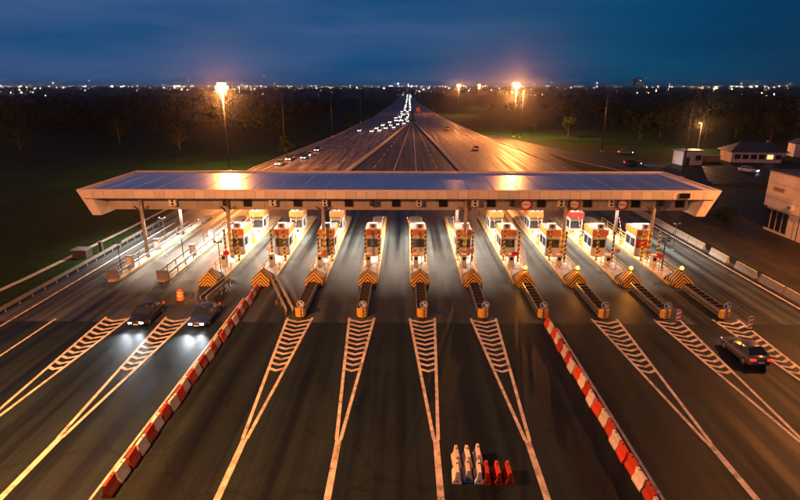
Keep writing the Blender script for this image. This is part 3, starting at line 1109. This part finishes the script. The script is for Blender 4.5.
# slim camera poles on the plaza
cp = thing('camera_pole', '', 'camera pole', group='slim camera poles')
MB().tube((0, 0, 0), (0, 0, 3.6), 0.06, 0.045, 8).build('pole', 'dark_steel', cp)
MB().box(0, 0, 3.62, 0.9, 0.07, 0.07).build('crossarm', 'dark_steel', cp)
for s in (-1, 1):
    MB().box(s * 0.36, -0.12, 3.74, 0.16, 0.42, 0.16).build('camera', 'dark_steel', cp)
MB().box(0, 0, 0.05, 0.35, 0.35, 0.1).build('foot', 'steel', cp)
cps = [(-33.5, 59.0, 'leftmost island end'), (-27.7, 63.0, 'second island from left, near the rails'), (-27.7, 70.0, 'second island from left, under the roof'),
       (-21.9, 59.5, 'third island from left, behind its nose'), (-33.5, 71.0, 'leftmost island, under the roof'),
       (30.5, 60.5, 'rightmost island, behind its nose'), (36.2, 69.5, 'far right lane edge'), (31.1, 61.6, 'rightmost island, beside the booth')]
for x, y, w in cps:
    place(cp, USED, (x, y, 0.22 if x < 36 else 0.02), random.uniform(-.2, .2), f'slim dark camera pole on the {w}')
# grey cabinets on the left islands
for x, y, w in ((-33.5, 61.2, 'leftmost island before the column'), (-33.5, 68.5, 'leftmost island behind the column'), (-27.7, 73, 'second island from left'), (-27.7, 66, 'second island from left, before the roof lamps')):
    t = thing('control_cabinet', f'grey control cabinet on the {w}', 'cabinet', (x, y, 0.22), 0, 'control cabinets')
    MB().box(0, 0, 0.7, 0.7, 0.6, 1.4).build('body', 'steel', t)
    MB().box(0, -0.31, 0.75, 0.58, 0.02, 1.2).build('door', 'fascia_metal', t)
    MB().box(0, 0, 1.43, 0.8, 0.7, 0.06).build('lid', 'dark_steel', t)

# ================================================================== EDGE BARRIERS
t = thing('guard_rail', 'long steel guard rail on posts along the left road edge', 'guard rail', (-39.4, 40, 0))
y = -30.0
post = MB().box(0, 0, 0.4, 0.12, 0.14, 0.8).mesh('post', 'steel')
while y < 62:
    put('post', post, t, (0, y, 0))
    y += 2.0
for z in (0.52, 0.72):
    MB().bar((0.09, -30, z), (0.09, 62, z), 0.05, 0.17).build('rail', 'steel', t)
jprof = [(-0.3, 0), (0.3, 0), (0.3, 0.1), (0.15, 0.35), (0.1, 0.85), (-0.1, 0.85), (-0.15, 0.35), (-0.3, 0.1)]
jl = MB().prism_y(jprof, -1.95, 1.95).mesh('body', 'kerb_concrete')
jy = [50.2, 55.2, 59.2, 61.2 + 2, 65.8 + 0.4, 71.5, 75.5, 79.5, 83.5, 87.5, 91.5]
jy = [44.0, 51.5, 55.6, 60.4, 66.0, 71.8, 75.8, 79.8, 83.8, 87.8, 91.8]
for k, y in enumerate(jy):
    t = thing('concrete_barrier', f'grey concrete barrier block on the right road edge, {ORD[k]} from the near end', 'barrier', (40.5 + random.uniform(-.08, .08), y, 0.012), random.uniform(-.02, .02), 'concrete barriers on the right edge')
    put('body', jl, t)
    MB().tube((0, 0, 0.85), (0, 0, 0.93), 0.05, 0.05, 6).build('lifting_eye', 'steel', t)
t = thing('utility_box', 'dark low utility box on the grass beside the left guard rail', 'utility box', (-42.0, 65.6, 0))
MB().box(0, 0, 0.55, 1.8, 1.5, 1.1).build('body', 'dark_steel', t)
MB().box(0, 0, 1.14, 2.0, 1.7, 0.08).build('lid', 'steel', t)
t = thing('marker_post', 'dark square marker post at the end of the left guard rail', 'post', (-40.4, 67.2, 0))
MB().box(0, 0, 0.8, 0.4, 0.4, 1.6).build('body', 'dark_steel', t)
MB().box(0, 0, 1.64, 0.48, 0.48, 0.08).build('cap', 'steel', t)

# ================================================================== HIGH MASTS
def high_mast(loc, h, label, lit=None, heads=12, glow='sodium_glow', rr=1.3, energy=0, group='high lighting masts'):
    t = thing('lighting_mast', label, 'lighting mast', loc, 0, group)
    k_ = 1.0 if lit else 0.42
    rr = rr if lit else 0.55
    heads = heads if lit else 4
    MB().tube((0, 0, 0), (0, 0, 0.5), 0.55, 0.5, 12).build('footing', 'kerb_concrete', t)
    MB().tube((0, 0, 0.4), (0, 0, h + 0.3), 0.22, 0.08, 10).build('pole', 'dark_steel', t, True)
    rm = MB()
    for j in range(16):
        a, b = 2 * PI * j / 16, 2 * PI * (j + 1) / 16
        rm.tube((rr * math.cos(a), rr * math.sin(a), h), (rr * math.cos(b), rr * math.sin(b), h), 0.06, 0.06, 6)
    for j in range(4):
        a = PI / 2 * j
        rm.tube((0, 0, h + 0.2), (rr * math.cos(a), rr * math.sin(a), h), 0.04, 0.04, 6)
    rm.build('crown_ring', 'steel', t)
    h0, r0_ = h, rr
    tiers = ((0.78, 0.66), (0.0, 1.0), (-0.78, 0.66)) if lit else ((0.0, 1.0),)  # upper and lower tiers added so a lit crown reads as a round glow
    for dz_, rs_ in tiers:
        h, rr = h0 + dz_, r0_ * rs_
        for j in range(heads):
            a = 2 * PI * (j + 0.5) / heads
            hd = MB()
            ring0 = [(-.16, -.2), (.16, -.2), (.16, .2), (-.16, .2)]
            hd.loft([[(rr - 0.28 * k_, y * .6 * k_, h - .05 + z * .6 * k_) for y, z in ring0], [(rr + 0.18, y * 2.4 * k_, h - .12 + z * 1.9 * k_) for y, z in ring0]])
            o = hd.build('floodlight', 'dark_steel', t)
            o.rotation_euler.z = a
            MB().box(rr + 0.20, 0, h - 0.12, 0.05, (0.92 if rs_ == 1 else 0.66) * k_, 0.76 * k_).build('lens', glow if lit else 'screen_black', o)
    if energy:
        lamp('mast_light', 'POINT', (0, 0, h0 - 1.9), energy, SODIUM, t, shadow_soft_size=0.35)
    return t


high_mast((-45.5, 137, 0), 20.9, 'tall lighting mast with a blazing orange crown left of the road', True, energy=130000)
high_mast((46.0, 233, 0), 21.3, 'tall lit lighting mast right of the road, beyond the canopy', True, energy=320000)
high_mast((39.5, 420, 0), 21.0, 'tall lit lighting mast farther off, second from right of the lit ones', True, glow='sodium_glow_far', energy=90000)
high_mast((73, 560, 0), 21.0, 'tall lit lighting mast farthest off, small orange light near the horizon', True, glow='sodium_glow_far', energy=60000)
high_mast((-31.9, 234, 0), 18.6, 'unlit lighting mast on the grass left of the far road')
high_mast((-41.0, 182, 0), 20.5, 'unlit lighting mast between the orange-lit one and the far road')
high_mast((-27.5, 330, 0), 20.5, 'unlit lighting mast farthest up the left road edge')
high_mast((65.5, 181, 0), 21.2, 'unlit lighting mast on the grass island by the side road')
high_mast((66.5, 128.6, 0), 20.4, 'unlit lighting mast right of the canopy, beside the hut')
high_mast((48.6, 231, 0), 19.6, 'slim unlit mast just right of the lit mast')
high_mast((-25, 22, 0), 24.0, 'lit lighting mast at the near left edge of the plaza', True, energy=140000)
high_mast((47.0, 52, 0), 22.0, 'lit lighting mast at the near right edge of the plaza', True, energy=56000)

# street lamp by the hut
t = thing('street_lamp', 'small lit street lamp by the hut on the right', 'street lamp', (100.5, 187, 0))
MB().tube((0, 0, 0), (0, 0, 9.0), 0.12, 0.07, 8).build('pole', 'steel', t)
MB().tube((0, 0, 9.0), (-0.9, -0.6, 9.25), 0.05, 0.05, 6).build('arm', 'steel', t)
hd = MB().box(-1.1, -0.7, 9.25, 0.7, 0.4, 0.2).build('lamp_head', 'dark_steel', t)
MB().box(-1.1, -0.75, 9.1, 0.6, 0.42, 0.12).build('lens', 'sodium_glow', hd)
lamp('street_light', 'POINT', (-1.1, -0.9, 8.7), 14000, (1.0, 0.42, 0.12), t, shadow_soft_size=0.2)

# ================================================================== BUILDINGS ON THE RIGHT
ob = thing('office_building', 'pale two-storey office block at the right edge with glazed ground floor', 'building', (54.9, 60, 0))
# local: x to the right, y away; facade is the plane x = 0
MB().box(6.3, 17.0, 6.45, 12.0, 8.6, 5.3).build('upper_storey', 'plaster', ob)
MB().box(6.6, 17.0, 1.9, 11.4, 8.4, 3.8).build('lower_wall', 'plaster', ob)
MB().box(6.3, 17.0, 9.16, 12.3, 8.9, 0.14).build('coping', 'dark_steel', ob)
MB().box(6.9, 6.6, 5.3, 12.4, 12.0, 10.6).build('stair_block', 'plaster', ob)
MB().box(6.9, 6.6, 10.67, 12.7, 12.3, 0.14).build('coping', 'dark_steel', ob)
for k in range(2, 6):
    y = 13.6 + k * 1.28
    w = MB().box(0.885, y + 0.6, 1.85, 0.06, 1.1, 2.9).build('window', 'window_glass', ob)
    fm = MB()
    fm.box(0.86, y + 0.05, 1.85, 0.08, 0.09, 3.0)
    fm.box(0.86, y + 0.6, 3.36, 0.08, 1.2, 0.09)
    fm.box(0.86, y + 0.6, 0.35, 0.08, 1.2, 0.09)
    fm.build('frame', 'kerb_concrete', w)
for k in range(3):
    for z in (2.0, 5.6, 8.4):
        y = 2.6 + k * 3.2
        w = MB().box(0.69, y, z, 0.06, 1.5, 1.6).build('window', 'window_glass', ob)
        MB().box(0.66, y, z - 0.85, 0.16, 1.7, 0.1).build('sill', 'kerb_concrete', w)
d = MB().box(0.67, 11.3, 1.2, 0.07, 1.2, 2.4).build('door', 'red_panel', ob)
MB().tube((0.60, 10.85, 1.2), (0.60, 10.85, 1.45), 0.025, 0.025, 6).build('handle', 'steel', d)
MB().tube((0.22, 13.2, 0.1), (0.22, 13.2, 9.0), 0.07, 0.07, 8).build('drainpipe', 'dark_steel', ob)
u_ = MB().box(0.05, 15.2, 4.6, 0.5, 1.0, 0.7).build('air_conditioner', 'white_panel', ob)
MB().tube((-0.205, 15.2, 4.6), (-0.225, 15.2, 4.6), 0.26, 0.26, 12).build('fan_grille', 'dark_steel', u_)
MB().box(0.27, 18.6, 6.6, 0.05, 2.4, 0.55).build('name_board', 'brick_wall', ob)
for z in (5.2, 7.4):
    MB().box(0.29, 17.0, z, 0.03, 8.5, 0.05).build('joint_trim', 'kerb_concrete', ob)

h = thing('roadside_hut', 'small boxy hut with flat roof by the mast on the right', 'hut', (79.5, 152.5, 0), 0.15)
MB().box(0, 0, 1.9, 6.0, 4.4, 3.8).build('wall', 'plaster', h)
MB().box(0, 0, 3.9, 6.6, 5.0, 0.25).build('roof', 'steel', h)
w = MB().box(1.7, -2.22, 2.0, 1.8, 0.06, 1.4).build('window', 'window_glass', h)
MB().box(1.7, -2.26, 1.25, 2.0, 0.14, 0.1).build('sill', 'kerb_concrete', w)
MB().box(-1.4, -2.22, 1.1, 1.1, 0.06, 2.2).build('door', 'dark_steel', h)

s = thing('service_building', 'low service building with dark hipped roof and a lit front on the right', 'building', (101.5, 159, 0), -0.12)
s.scale = (0.84, 0.84, 0.84)
MB().box(0, 0, 1.8, 17, 9, 3.6).build('wall', 'plaster', s)
rf = MB()
rf.add([(-9.6, -5.6, 3.6), (9.6, -5.6, 3.6), (9.6, 5.6, 3.6), (-9.6, 5.6, 3.6), (-4.6, 0, 6.6), (4.6, 0, 6.6)],
       [(0, 1, 5, 4), (1, 2, 5), (2, 3, 4, 5), (3, 0, 4), (3, 2, 1, 0)])
r_ = rf.build('roof', 'roof_tile', s)
MB().box(5.0, 1.0, 6.4, 0.7, 0.7, 1.4).build('chimney', 'brick_wall', r_)
MB().box(0, -5.55, 3.35, 18.0, 0.12, 0.3).build('fascia', 'fascia_metal', s)
for k in range(6):
    w = MB().box(-6.6 + k * 2.6, -4.53, 2.0, 1.9, 0.06, 1.5).build('window', 'shop_glow' if k == 4 else 'window_glass', s)
    MB().box(-6.6 + k * 2.6, -4.58, 1.2, 2.1, 0.14, 0.1).build('sill', 'kerb_concrete', w)
d = MB().box(8.0, -4.53, 1.1, 1.0, 0.06, 2.2).build('door', 'dark_steel', s)

w = thing('boundary_wall', 'low brick boundary wall between the hut and the service building', 'wall', (87, 157, 0))
MB().box(0, 0, 0.9, 8.5, 0.3, 1.8).build('wall', 'brick_wall', w)
MB().box(0, 0, 1.84, 8.7, 0.42, 0.1).build('coping', 'kerb_concrete', w)
w = thing('garage', 'small orange-lit garage behind the service building at the right edge', 'garage', (125, 170, 0), -0.3)
MB().box(0, 0, 2.0, 8, 6, 4.0).build('wall', 'plaster', w)
rf = MB()
rf.prism_y([(-4.5, 4.0), (4.5, 4.0), (0, 6.0)], -3.4, 3.4)
rf.build('roof', 'roof_tile', w)
MB().box(0, -3.03, 1.3, 3.0, 0.06, 2.6).build('door', 'dark_steel', w)
tb = thing('tower_block', 'dark tower block standing on the horizon at the right', 'tower', (1238, 3000, 0))
MB().box(0, 0, 27, 40, 30, 54).build('wall', 'far_wall', tb)
MB().box(0, 0, 57, 18, 14, 6).build('roof_house', 'far_wall', tb)
for k in range(6):
    MB().box(-15 + k * 6, -15.2, 14 + (k * 17) % 36, 2.2, 0.4, 2.2).build('window', 'booth_glow', tb)

# ================================================================== CARS
def car_proto(paint, near=True):
    t = thing('car', '', 'car')
    st = [(-2.18, .66, .38, .60), (-2.08, .80, .26, .70), (-1.75, .86, .20, .78), (-1.1, .89, .18, .88), (-0.6, .90, .18, .93), (1.2, .90, .18, .97),
          (1.75, .87, .22, .96), (2.08, .80, .28, .90), (2.18, .68, .40, .78)]
    rings = []
    for y, w, zb, zt in st:
        zm = zb + (zt - zb) * 0.6
        rings.append([(-w * .92, y, zb), (-w, y, zb + .1), (-w, y, zm), (-w * .88, y, zt), (0, y, zt + .03), (w * .88, y, zt), (w, y, zm), (w, y, zb + .1), (w * .92, y, zb)])
    MB().loft(rings).build('body', paint, t, True)
    gl = MB()
    gl.loft([[(-.78, -0.95, .90), (.78, -0.95, .90), (.80, 1.75, .95), (-.80, 1.75, .95)], [(-.60, -0.20, 1.40), (.60, -0.20, 1.40), (.60, 1.15, 1.40), (-.60, 1.15, 1.40)]])
    gl.build('glasshouse', 'window_glass', t)
    rf = MB()
    rf.loft([[(-.63, -0.24, 1.39), (.63, -0.24, 1.39), (.63, 1.2, 1.39), (-.63, 1.2, 1.39)], [(-.54, -0.05, 1.47), (.54, -0.05, 1.47), (.54, 1.0, 1.47), (-.54, 1.0, 1.47)]])
    ro = rf.build('roof', paint, t, True)
    for s in (-1, 1):
        MB().bar((s * .80, -0.97, .90), (s * .62, -0.20, 1.41), .06, .06).build('pillar', paint, ro)
        MB().bar((s * .82, 1.75, .94), (s * .62, 1.16, 1.41), .09, .09).build('pillar', paint, ro)
        MB().bar((s * .82, 0.42, .94), (s * .62, 0.45, 1.41), .06, .06).build('pillar', paint, ro)
    for sx in (-1, 1):
        for y in (-1.35, 1.35):
            w = MB().tube((sx * .72, y, .32), (sx * .91, y, .32), .32, .32, 16).build('wheel', 'rubber', t)
            MB().tube((sx * .905, y, .32), (sx * .925, y, .32), .20, .18, 12).build('rim', 'steel', w)
        MB().box(sx * .52, -2.15, .54, .30, .10, .12).build('headlight', 'head_glow' if near else 'head_glow_far', t)
        MB().box(sx * .62, 2.12, .78, .36, .12, .15).build('taillight', 'tail_glow', t)
        MB().box(sx * .97, -0.72, .98, .16, .10, .12).build('mirror', paint, t)
    MB().box(0, -2.17, .50, .9, .04, .16).build('grille', 'black_paint', t)
    MB().box(0, -2.19, .40, .46, .02, .10).build('number_plate', 'sign_white', t)
    MB().box(0, 2.19, .58, .46, .02, .10).build('number_plate', 'sign_white', t)
    return t


near_cars = {}
def near(col):
    if col not in near_cars:
        near_cars[col] = car_proto('car_' + col)
    return near_cars[col]
far_cars = {}
def far(col):
    if col not in far_cars:
        far_cars[col] = car_proto('car_' + col, False)
    return far_cars[col]


def beams(c, e=1400):
    for sx in (-.6, .6):
        l = lamp('headlight_beam', 'SPOT', (sx, -2.3, .66), e, (0.85, 0.93, 1.0), c, spot_size=R(80), spot_blend=1.0, shadow_soft_size=0.2)
        l.rotation_euler = (R(88), 0, PI)


c = place(near('black'), USED, (-24.75, 46.6, 0.02), 0.0, 'black car with white headlights on, leaving the leftmost booths', 'cars driving through the plaza')
beams(c)
c = place(near('blue'), USED, (-19.1, 46.4, 0.02), 0.0, 'dark blue car with white headlights on beside the left barrier row', 'cars driving through the plaza')
beams(c)
place(near('grey'), USED, (27.9, 39.8, 0.02), PI, 'dark grey car with red tail lights on near the right edge', 'cars driving through the plaza')
# cars on the far road
fc = [((280, 165), 'silver'), ((290, 160), 'grey'), ((310, 156), 'silver'), ((318, 151), 'black'), ((305, 158.5), 'blue'), ((360, 131.5), 'red'), ((377, 129), 'silver'), ((383, 126), 'white'),
      ((380, 131), 'grey'), ((390, 123), 'silver'), ((396, 121), 'grey'), ((400, 117), 'white'), ((398, 125), 'silver'), ((394, 128), 'black')]
cn = ['silver', 'grey', 'white', 'black', 'blue', 'red']
for k, ((px, py), col) in enumerate(fc):
    p = at(px, py)
    place(far(col), USED, (p.x, p.y, 0.02), -0.08, f'oncoming {col} car with headlights on, {ORD[k]} beyond the canopy on the left carriageway', 'oncoming cars on the far road')
fc2 = [((372, 132), 'white'), ((386, 129), 'silver'), ((391, 126), 'red'), ((402, 121), 'grey'), ((404, 124), 'blue'), ((396, 118.5), 'black'), ((404, 115), 'silver')]
for (px, py), col in fc2:
    p = at(px, py)
    place(far(col), USED, (p.x, p.y, 0.02), -0.06, 'distant oncoming car with bright headlights in the glowing queue up the road', 'queue of distant oncoming cars')
k = len(fc)
yy = 335.0
while yy < 1300:
    for lane in (0, 1):
        x = -2.2 + (yy - 335) * 0.006 + lane * 4.6 + random.uniform(-.4, .4) - (2.0 if yy < 450 else 0)
        col = cn[(k * 5 + lane) % 6]
        place(far(col), USED, (x, yy + random.uniform(-6, 6), 0.02), 0.0,
              'distant oncoming car with bright headlights in the glowing queue up the road', 'queue of distant oncoming cars')
        k += 1
    yy *= 1.06
for k, (px, py, col, lab) in enumerate(((476, 150, 'white', 'white car driving away on the orange-lit right carriageway, nearest'), (447, 130, 'grey', 'grey car driving away up the orange-lit right carriageway'),
                                   (428, 118, 'red', 'red car driving away near the far merge'), (434, 116, 'black', 'black car driving away beside the red one near the merge'))):
    p = at(px, py)
    place(near(col), USED, (p.x, p.y, 0.02), PI, lab, 'cars driving away on the far road')
p = at(625, 154)
place(near('silver'), USED, (p.x, p.y, 0.02), 1.5, 'silver car with its side to us on the side road', None)['group'] = 'cars by the side road'
p = at(632, 165)
place(near('black'), USED, (p.x, p.y, 0.02), 1.4, 'dark car waiting on the side road behind the canopy', None)['group'] = 'cars by the side road'
p = at(748, 172)
place(near('white'), USED, (p.x, p.y, 0.02), 0.7, 'white parked car before the service building', None)['group'] = 'cars by the side road'

# lorry in the far queue
t = thing('lorry', 'orange box lorry driving away at the far merge of the road', 'lorry', (at(418, 112).x, at(418, 112).y, 0.02), 0)
MB().box(0, 0, 2.3, 2.5, 8.0, 2.9).build('box_body', 'orange_band', t)
MB().box(0, 5.2, 1.7, 2.4, 2.0, 2.4).build('cab', 'white_panel', t)
MB().box(0, 1, 0.75, 1.6, 9.6, 0.3).build('chassis', 'dark_steel', t)
for sx in (-1, 1):
    for y in (-2.8, -1.6, 5.0):
        MB().tube((sx * 0.85, y, .5), (sx * 1.2, y, .5), .5, .5, 14).build('wheel', 'rubber', t)
    MB().box(sx * 1.0, -4.04, 1.0, .4, .06, .25).build('taillight', 'tail_glow', t)

# ================================================================== TREES AND FAR THINGS
def leaf_cloud(m, c, rad, n, size, rnd):
    for _ in range(n):
        while True:
            p = Vector((rnd.uniform(-1, 1), rnd.uniform(-1, 1), rnd.uniform(-1, 1)))
            if 0.15 < p.length < 1:
                break
        p = Vector((c[0] + p.x * rad[0], c[1] + p.y * rad[1], c[2] + p.z * rad[2]))
        a = Vector((rnd.gauss(0, 1), rnd.gauss(0, 1), rnd.gauss(0, 1))).normalized() * size * rnd.uniform(.5, 1.2)
        b = a.cross(Vector((rnd.gauss(0, 1), rnd.gauss(0, 1), rnd.gauss(0, 1)))).normalized() * size * rnd.uniform(.4, .9)
        m.add([p - a, p - b, p + a, p + b], [(0, 1, 2, 3)])


def tree_meshes(seed, h):
    rnd = random.Random(seed)
    tr = MB()
    tr.tube((0, 0, 0), (0.1, 0, h * 0.35), h * 0.030, h * 0.022, 8)
    tr.tube((0.1, 0, h * 0.33), (0.0, 0.2, h * 0.75), h * 0.022, h * 0.008, 8)
    cr_ = MB()
    for k in range(15):
        a = rnd.uniform(0, 2 * PI)
        rr = rnd.uniform(0.06, 0.36) * h
        z = rnd.uniform(0.30, 0.95) * h
        p = (rr * math.cos(a), rr * math.sin(a), z)
        tr.tube((0.05, 0.05, z - 0.2 * h), p, h * 0.010, h * 0.003, 6)
        q_ = rnd.uniform(.08, .17)
        leaf_cloud(cr_, p, (h * q_, h * q_, h * q_ * .8), int(850 * q_), h * 0.026, rnd)
    return tr.mesh('trunk', 'bark'), cr_.mesh('crown', 'leaf')


tv = [tree_meshes(s_, 9.0) for s_ in (1, 2, 3)]
tsp = [((568, 137), 1.0, 'round tree on the grass right of the lit mast'), ((660, 137), 1.1, 'broad tree behind the side road, left of the hut'),
       ((640, 139), .9, 'tree behind the side road, left of the broad tree'), ((705, 139), 1.0, 'tree behind the small street lamp'), ((770, 143), 1.2, 'tall tree behind the service building'),
       ((795, 141), 1.1, 'tree at the right edge behind the garage'), ((735, 138), 1.0, 'tree behind the left end of the service building'), ((287, 158), .75, 'young tree lit orange on the grass left of the far road'),
       ((180, 150), 1.0, 'dark tree on the grass left of the lit left mast'), ((120, 146), 1.1, 'dark tree on the grass above the left canopy corner'),
       ((350, 128), .8, 'tree by the bend of the far left carriageway'), ((535, 130), .9, 'tree right behind the lit right mast'), ((20, 150), 1.1, 'leftmost dark tree at the edge of the field')]
for k, ((px, py), s_, lab) in enumerate(tsp):
    p = at(px, py)
    t = thing('broadleaf_tree', lab, 'tree', p, random.uniform(0, 6), 'trees round the plaza')
    t.scale = (s_, s_, s_)
    put('trunk', tv[k % 3][0], t)
    put('crown', tv[k % 3][1], t)
# bushes in the yard
rnd = random.Random(5)
for k, (x, y, s_, lab) in enumerate(((52.5, 86, 1.5, 'dark rounded bush beside the office block corner'), (49.5, 92, 1.2, 'low dark bush in the yard behind the office block bush'), (54, 95, 1.7, 'taller dark bush in the yard farthest from the road'))):
    t = thing('bush', lab, 'bush', (x, y, 0), 0, 'bushes in the yard')
    m = MB()
    leaf_cloud(m, (0, 0, s_ * .8), (s_ * 1.2, s_ * 1.2, s_ * .8), 700, .16, rnd)
    m.build('foliage', 'leaf', t)
    st = MB()
    for q in range(5):
        a = q * 1.26
        st.tube((0, 0, 0), (0.7 * s_ * math.cos(a), .7 * s_ * math.sin(a), s_ * .9), .04, .015, 5)
    st.build('stem', 'bark', t)

# far woods: one mass of crowns
rnd = random.Random(11)
wm = MB()
cnt = 0
while cnt < 2600:
    Y = 250 * (12 ** rnd.random())
    X = rnd.uniform(-0.85, 0.85) * Y
    edge_l, edge_r = (-60 if Y < 500 else -35), (110 if Y < 420 else 60)
    if edge_l < X < edge_r:
        continue
    if math.sin(X * 0.006 + 1.3) * math.cos(Y * 0.004) + rnd.uniform(-.6, .6) < -0.1:
        continue
    h_ = rnd.uniform(4.5, 9.5)
    n_ = 34 if Y < 800 else 18
    leaf_cloud(wm, (X, Y, h_ * .55), (h_ * .55, h_ * .55, h_ * .45), n_, h_ * .16, rnd)
    cnt += 1
wo_ = wm.build('far_woods', 'far_leaf')
wo_['kind'] = 'stuff'
tag(wo_, 'dark mass of far-off woods and hedges below the horizon', 'woods')

# far town: low blocks and their lights along the horizon
tm = MB()
lw, lc, la = MB(), MB(), MB()
for k in range(900):
    Y = rnd.uniform(2200, 6500) if k % 4 else rnd.uniform(900, 2200)
    X = rnd.uniform(-0.82, 0.82) * Y
    if -0.02 < X / Y < 0.03:
        continue
    w_, h_ = rnd.uniform(10, 40), rnd.uniform(4, 13)
    tm.box(X, Y + 12, h_ / 2, w_, 14, h_, rnd.uniform(-.4, .4))
for k in range(1050):
    q = rnd.random()
    Y = rnd.uniform(3500, 7000) if q < .42 else (rnd.uniform(1400, 3500) if q < .74 else rnd.uniform(600, 1400))
    u = rnd.uniform(-0.82, 0.82)
    if math.sin(u * 23) * math.sin(u * 9 + 2) + 0.6 * math.sin(u * 61) < rnd.uniform(-1.7, .45):
        continue                                    # lights come in clusters
    if u > 0.12 and rnd.random() < 0.35:            # the town is denser towards the left and the middle
        continue
    X = u * Y
    s_ = (0.36 + rnd.random() ** 4 * 1.4) * Y / 3000
    if Y < 1500:
        s_ *= 0.8
    z = rnd.uniform(5, 14) + (rnd.random() < .10) * rnd.uniform(5, 26)
    rnd.choice((lw, lw, lw, lc, la, la)).box(X, Y, z, s_ * rnd.uniform(1, 1.6), s_, s_)
    tm.box(X, Y, z / 2, 0.2, 0.2, z)
o = tm.build('far_town', 'far_wall')
o['kind'] = 'stuff'
tag(o, 'low dark town blocks strung along the horizon', 'town')
o = lw.build('town_lights', 'town_glow')
o['kind'] = 'stuff'
tag(o, 'warm points of light of the far town', 'lights')
o = la.build('town_lights', 'town_glow_amber')
o['kind'] = 'stuff'
tag(o, 'amber points of light of the far town', 'lights')
o = lc.build('town_lights', 'town_glow_cool')
o['kind'] = 'stuff'
tag(o, 'cool white points of light of the far town', 'lights')

# ================================================================== HAZE
HAZE = 0.00010  # thin volume added to spread a halo round the lamps
if HAZE > 0:
    hz = MB().box(0, 3500, 31.5, 15900, 8500, 65).build('haze', 'steel')
    hz.data.materials.clear()
    hm = bpy.data.materials.new('halo_haze')
    hm.use_nodes = True
    hn = hm.node_tree.nodes
    hn.remove(hn['Principled BSDF'])
    pv = hn.new('ShaderNodeVolumePrincipled')
    pv.inputs['Color'].default_value = (0.9, 0.92, 1.0, 1)
    pv.inputs['Density'].default_value = HAZE
    pv.inputs['Anisotropy'].default_value = 0.95
    hm.node_tree.links.new(pv.outputs['Volume'], hn['Material Output'].inputs['Volume'])
    hz.data.materials.append(hm)
    hz['kind'] = 'stuff'
    tag(hz, 'thin haze added over plaza and town for the glow round the lamps', 'haze')
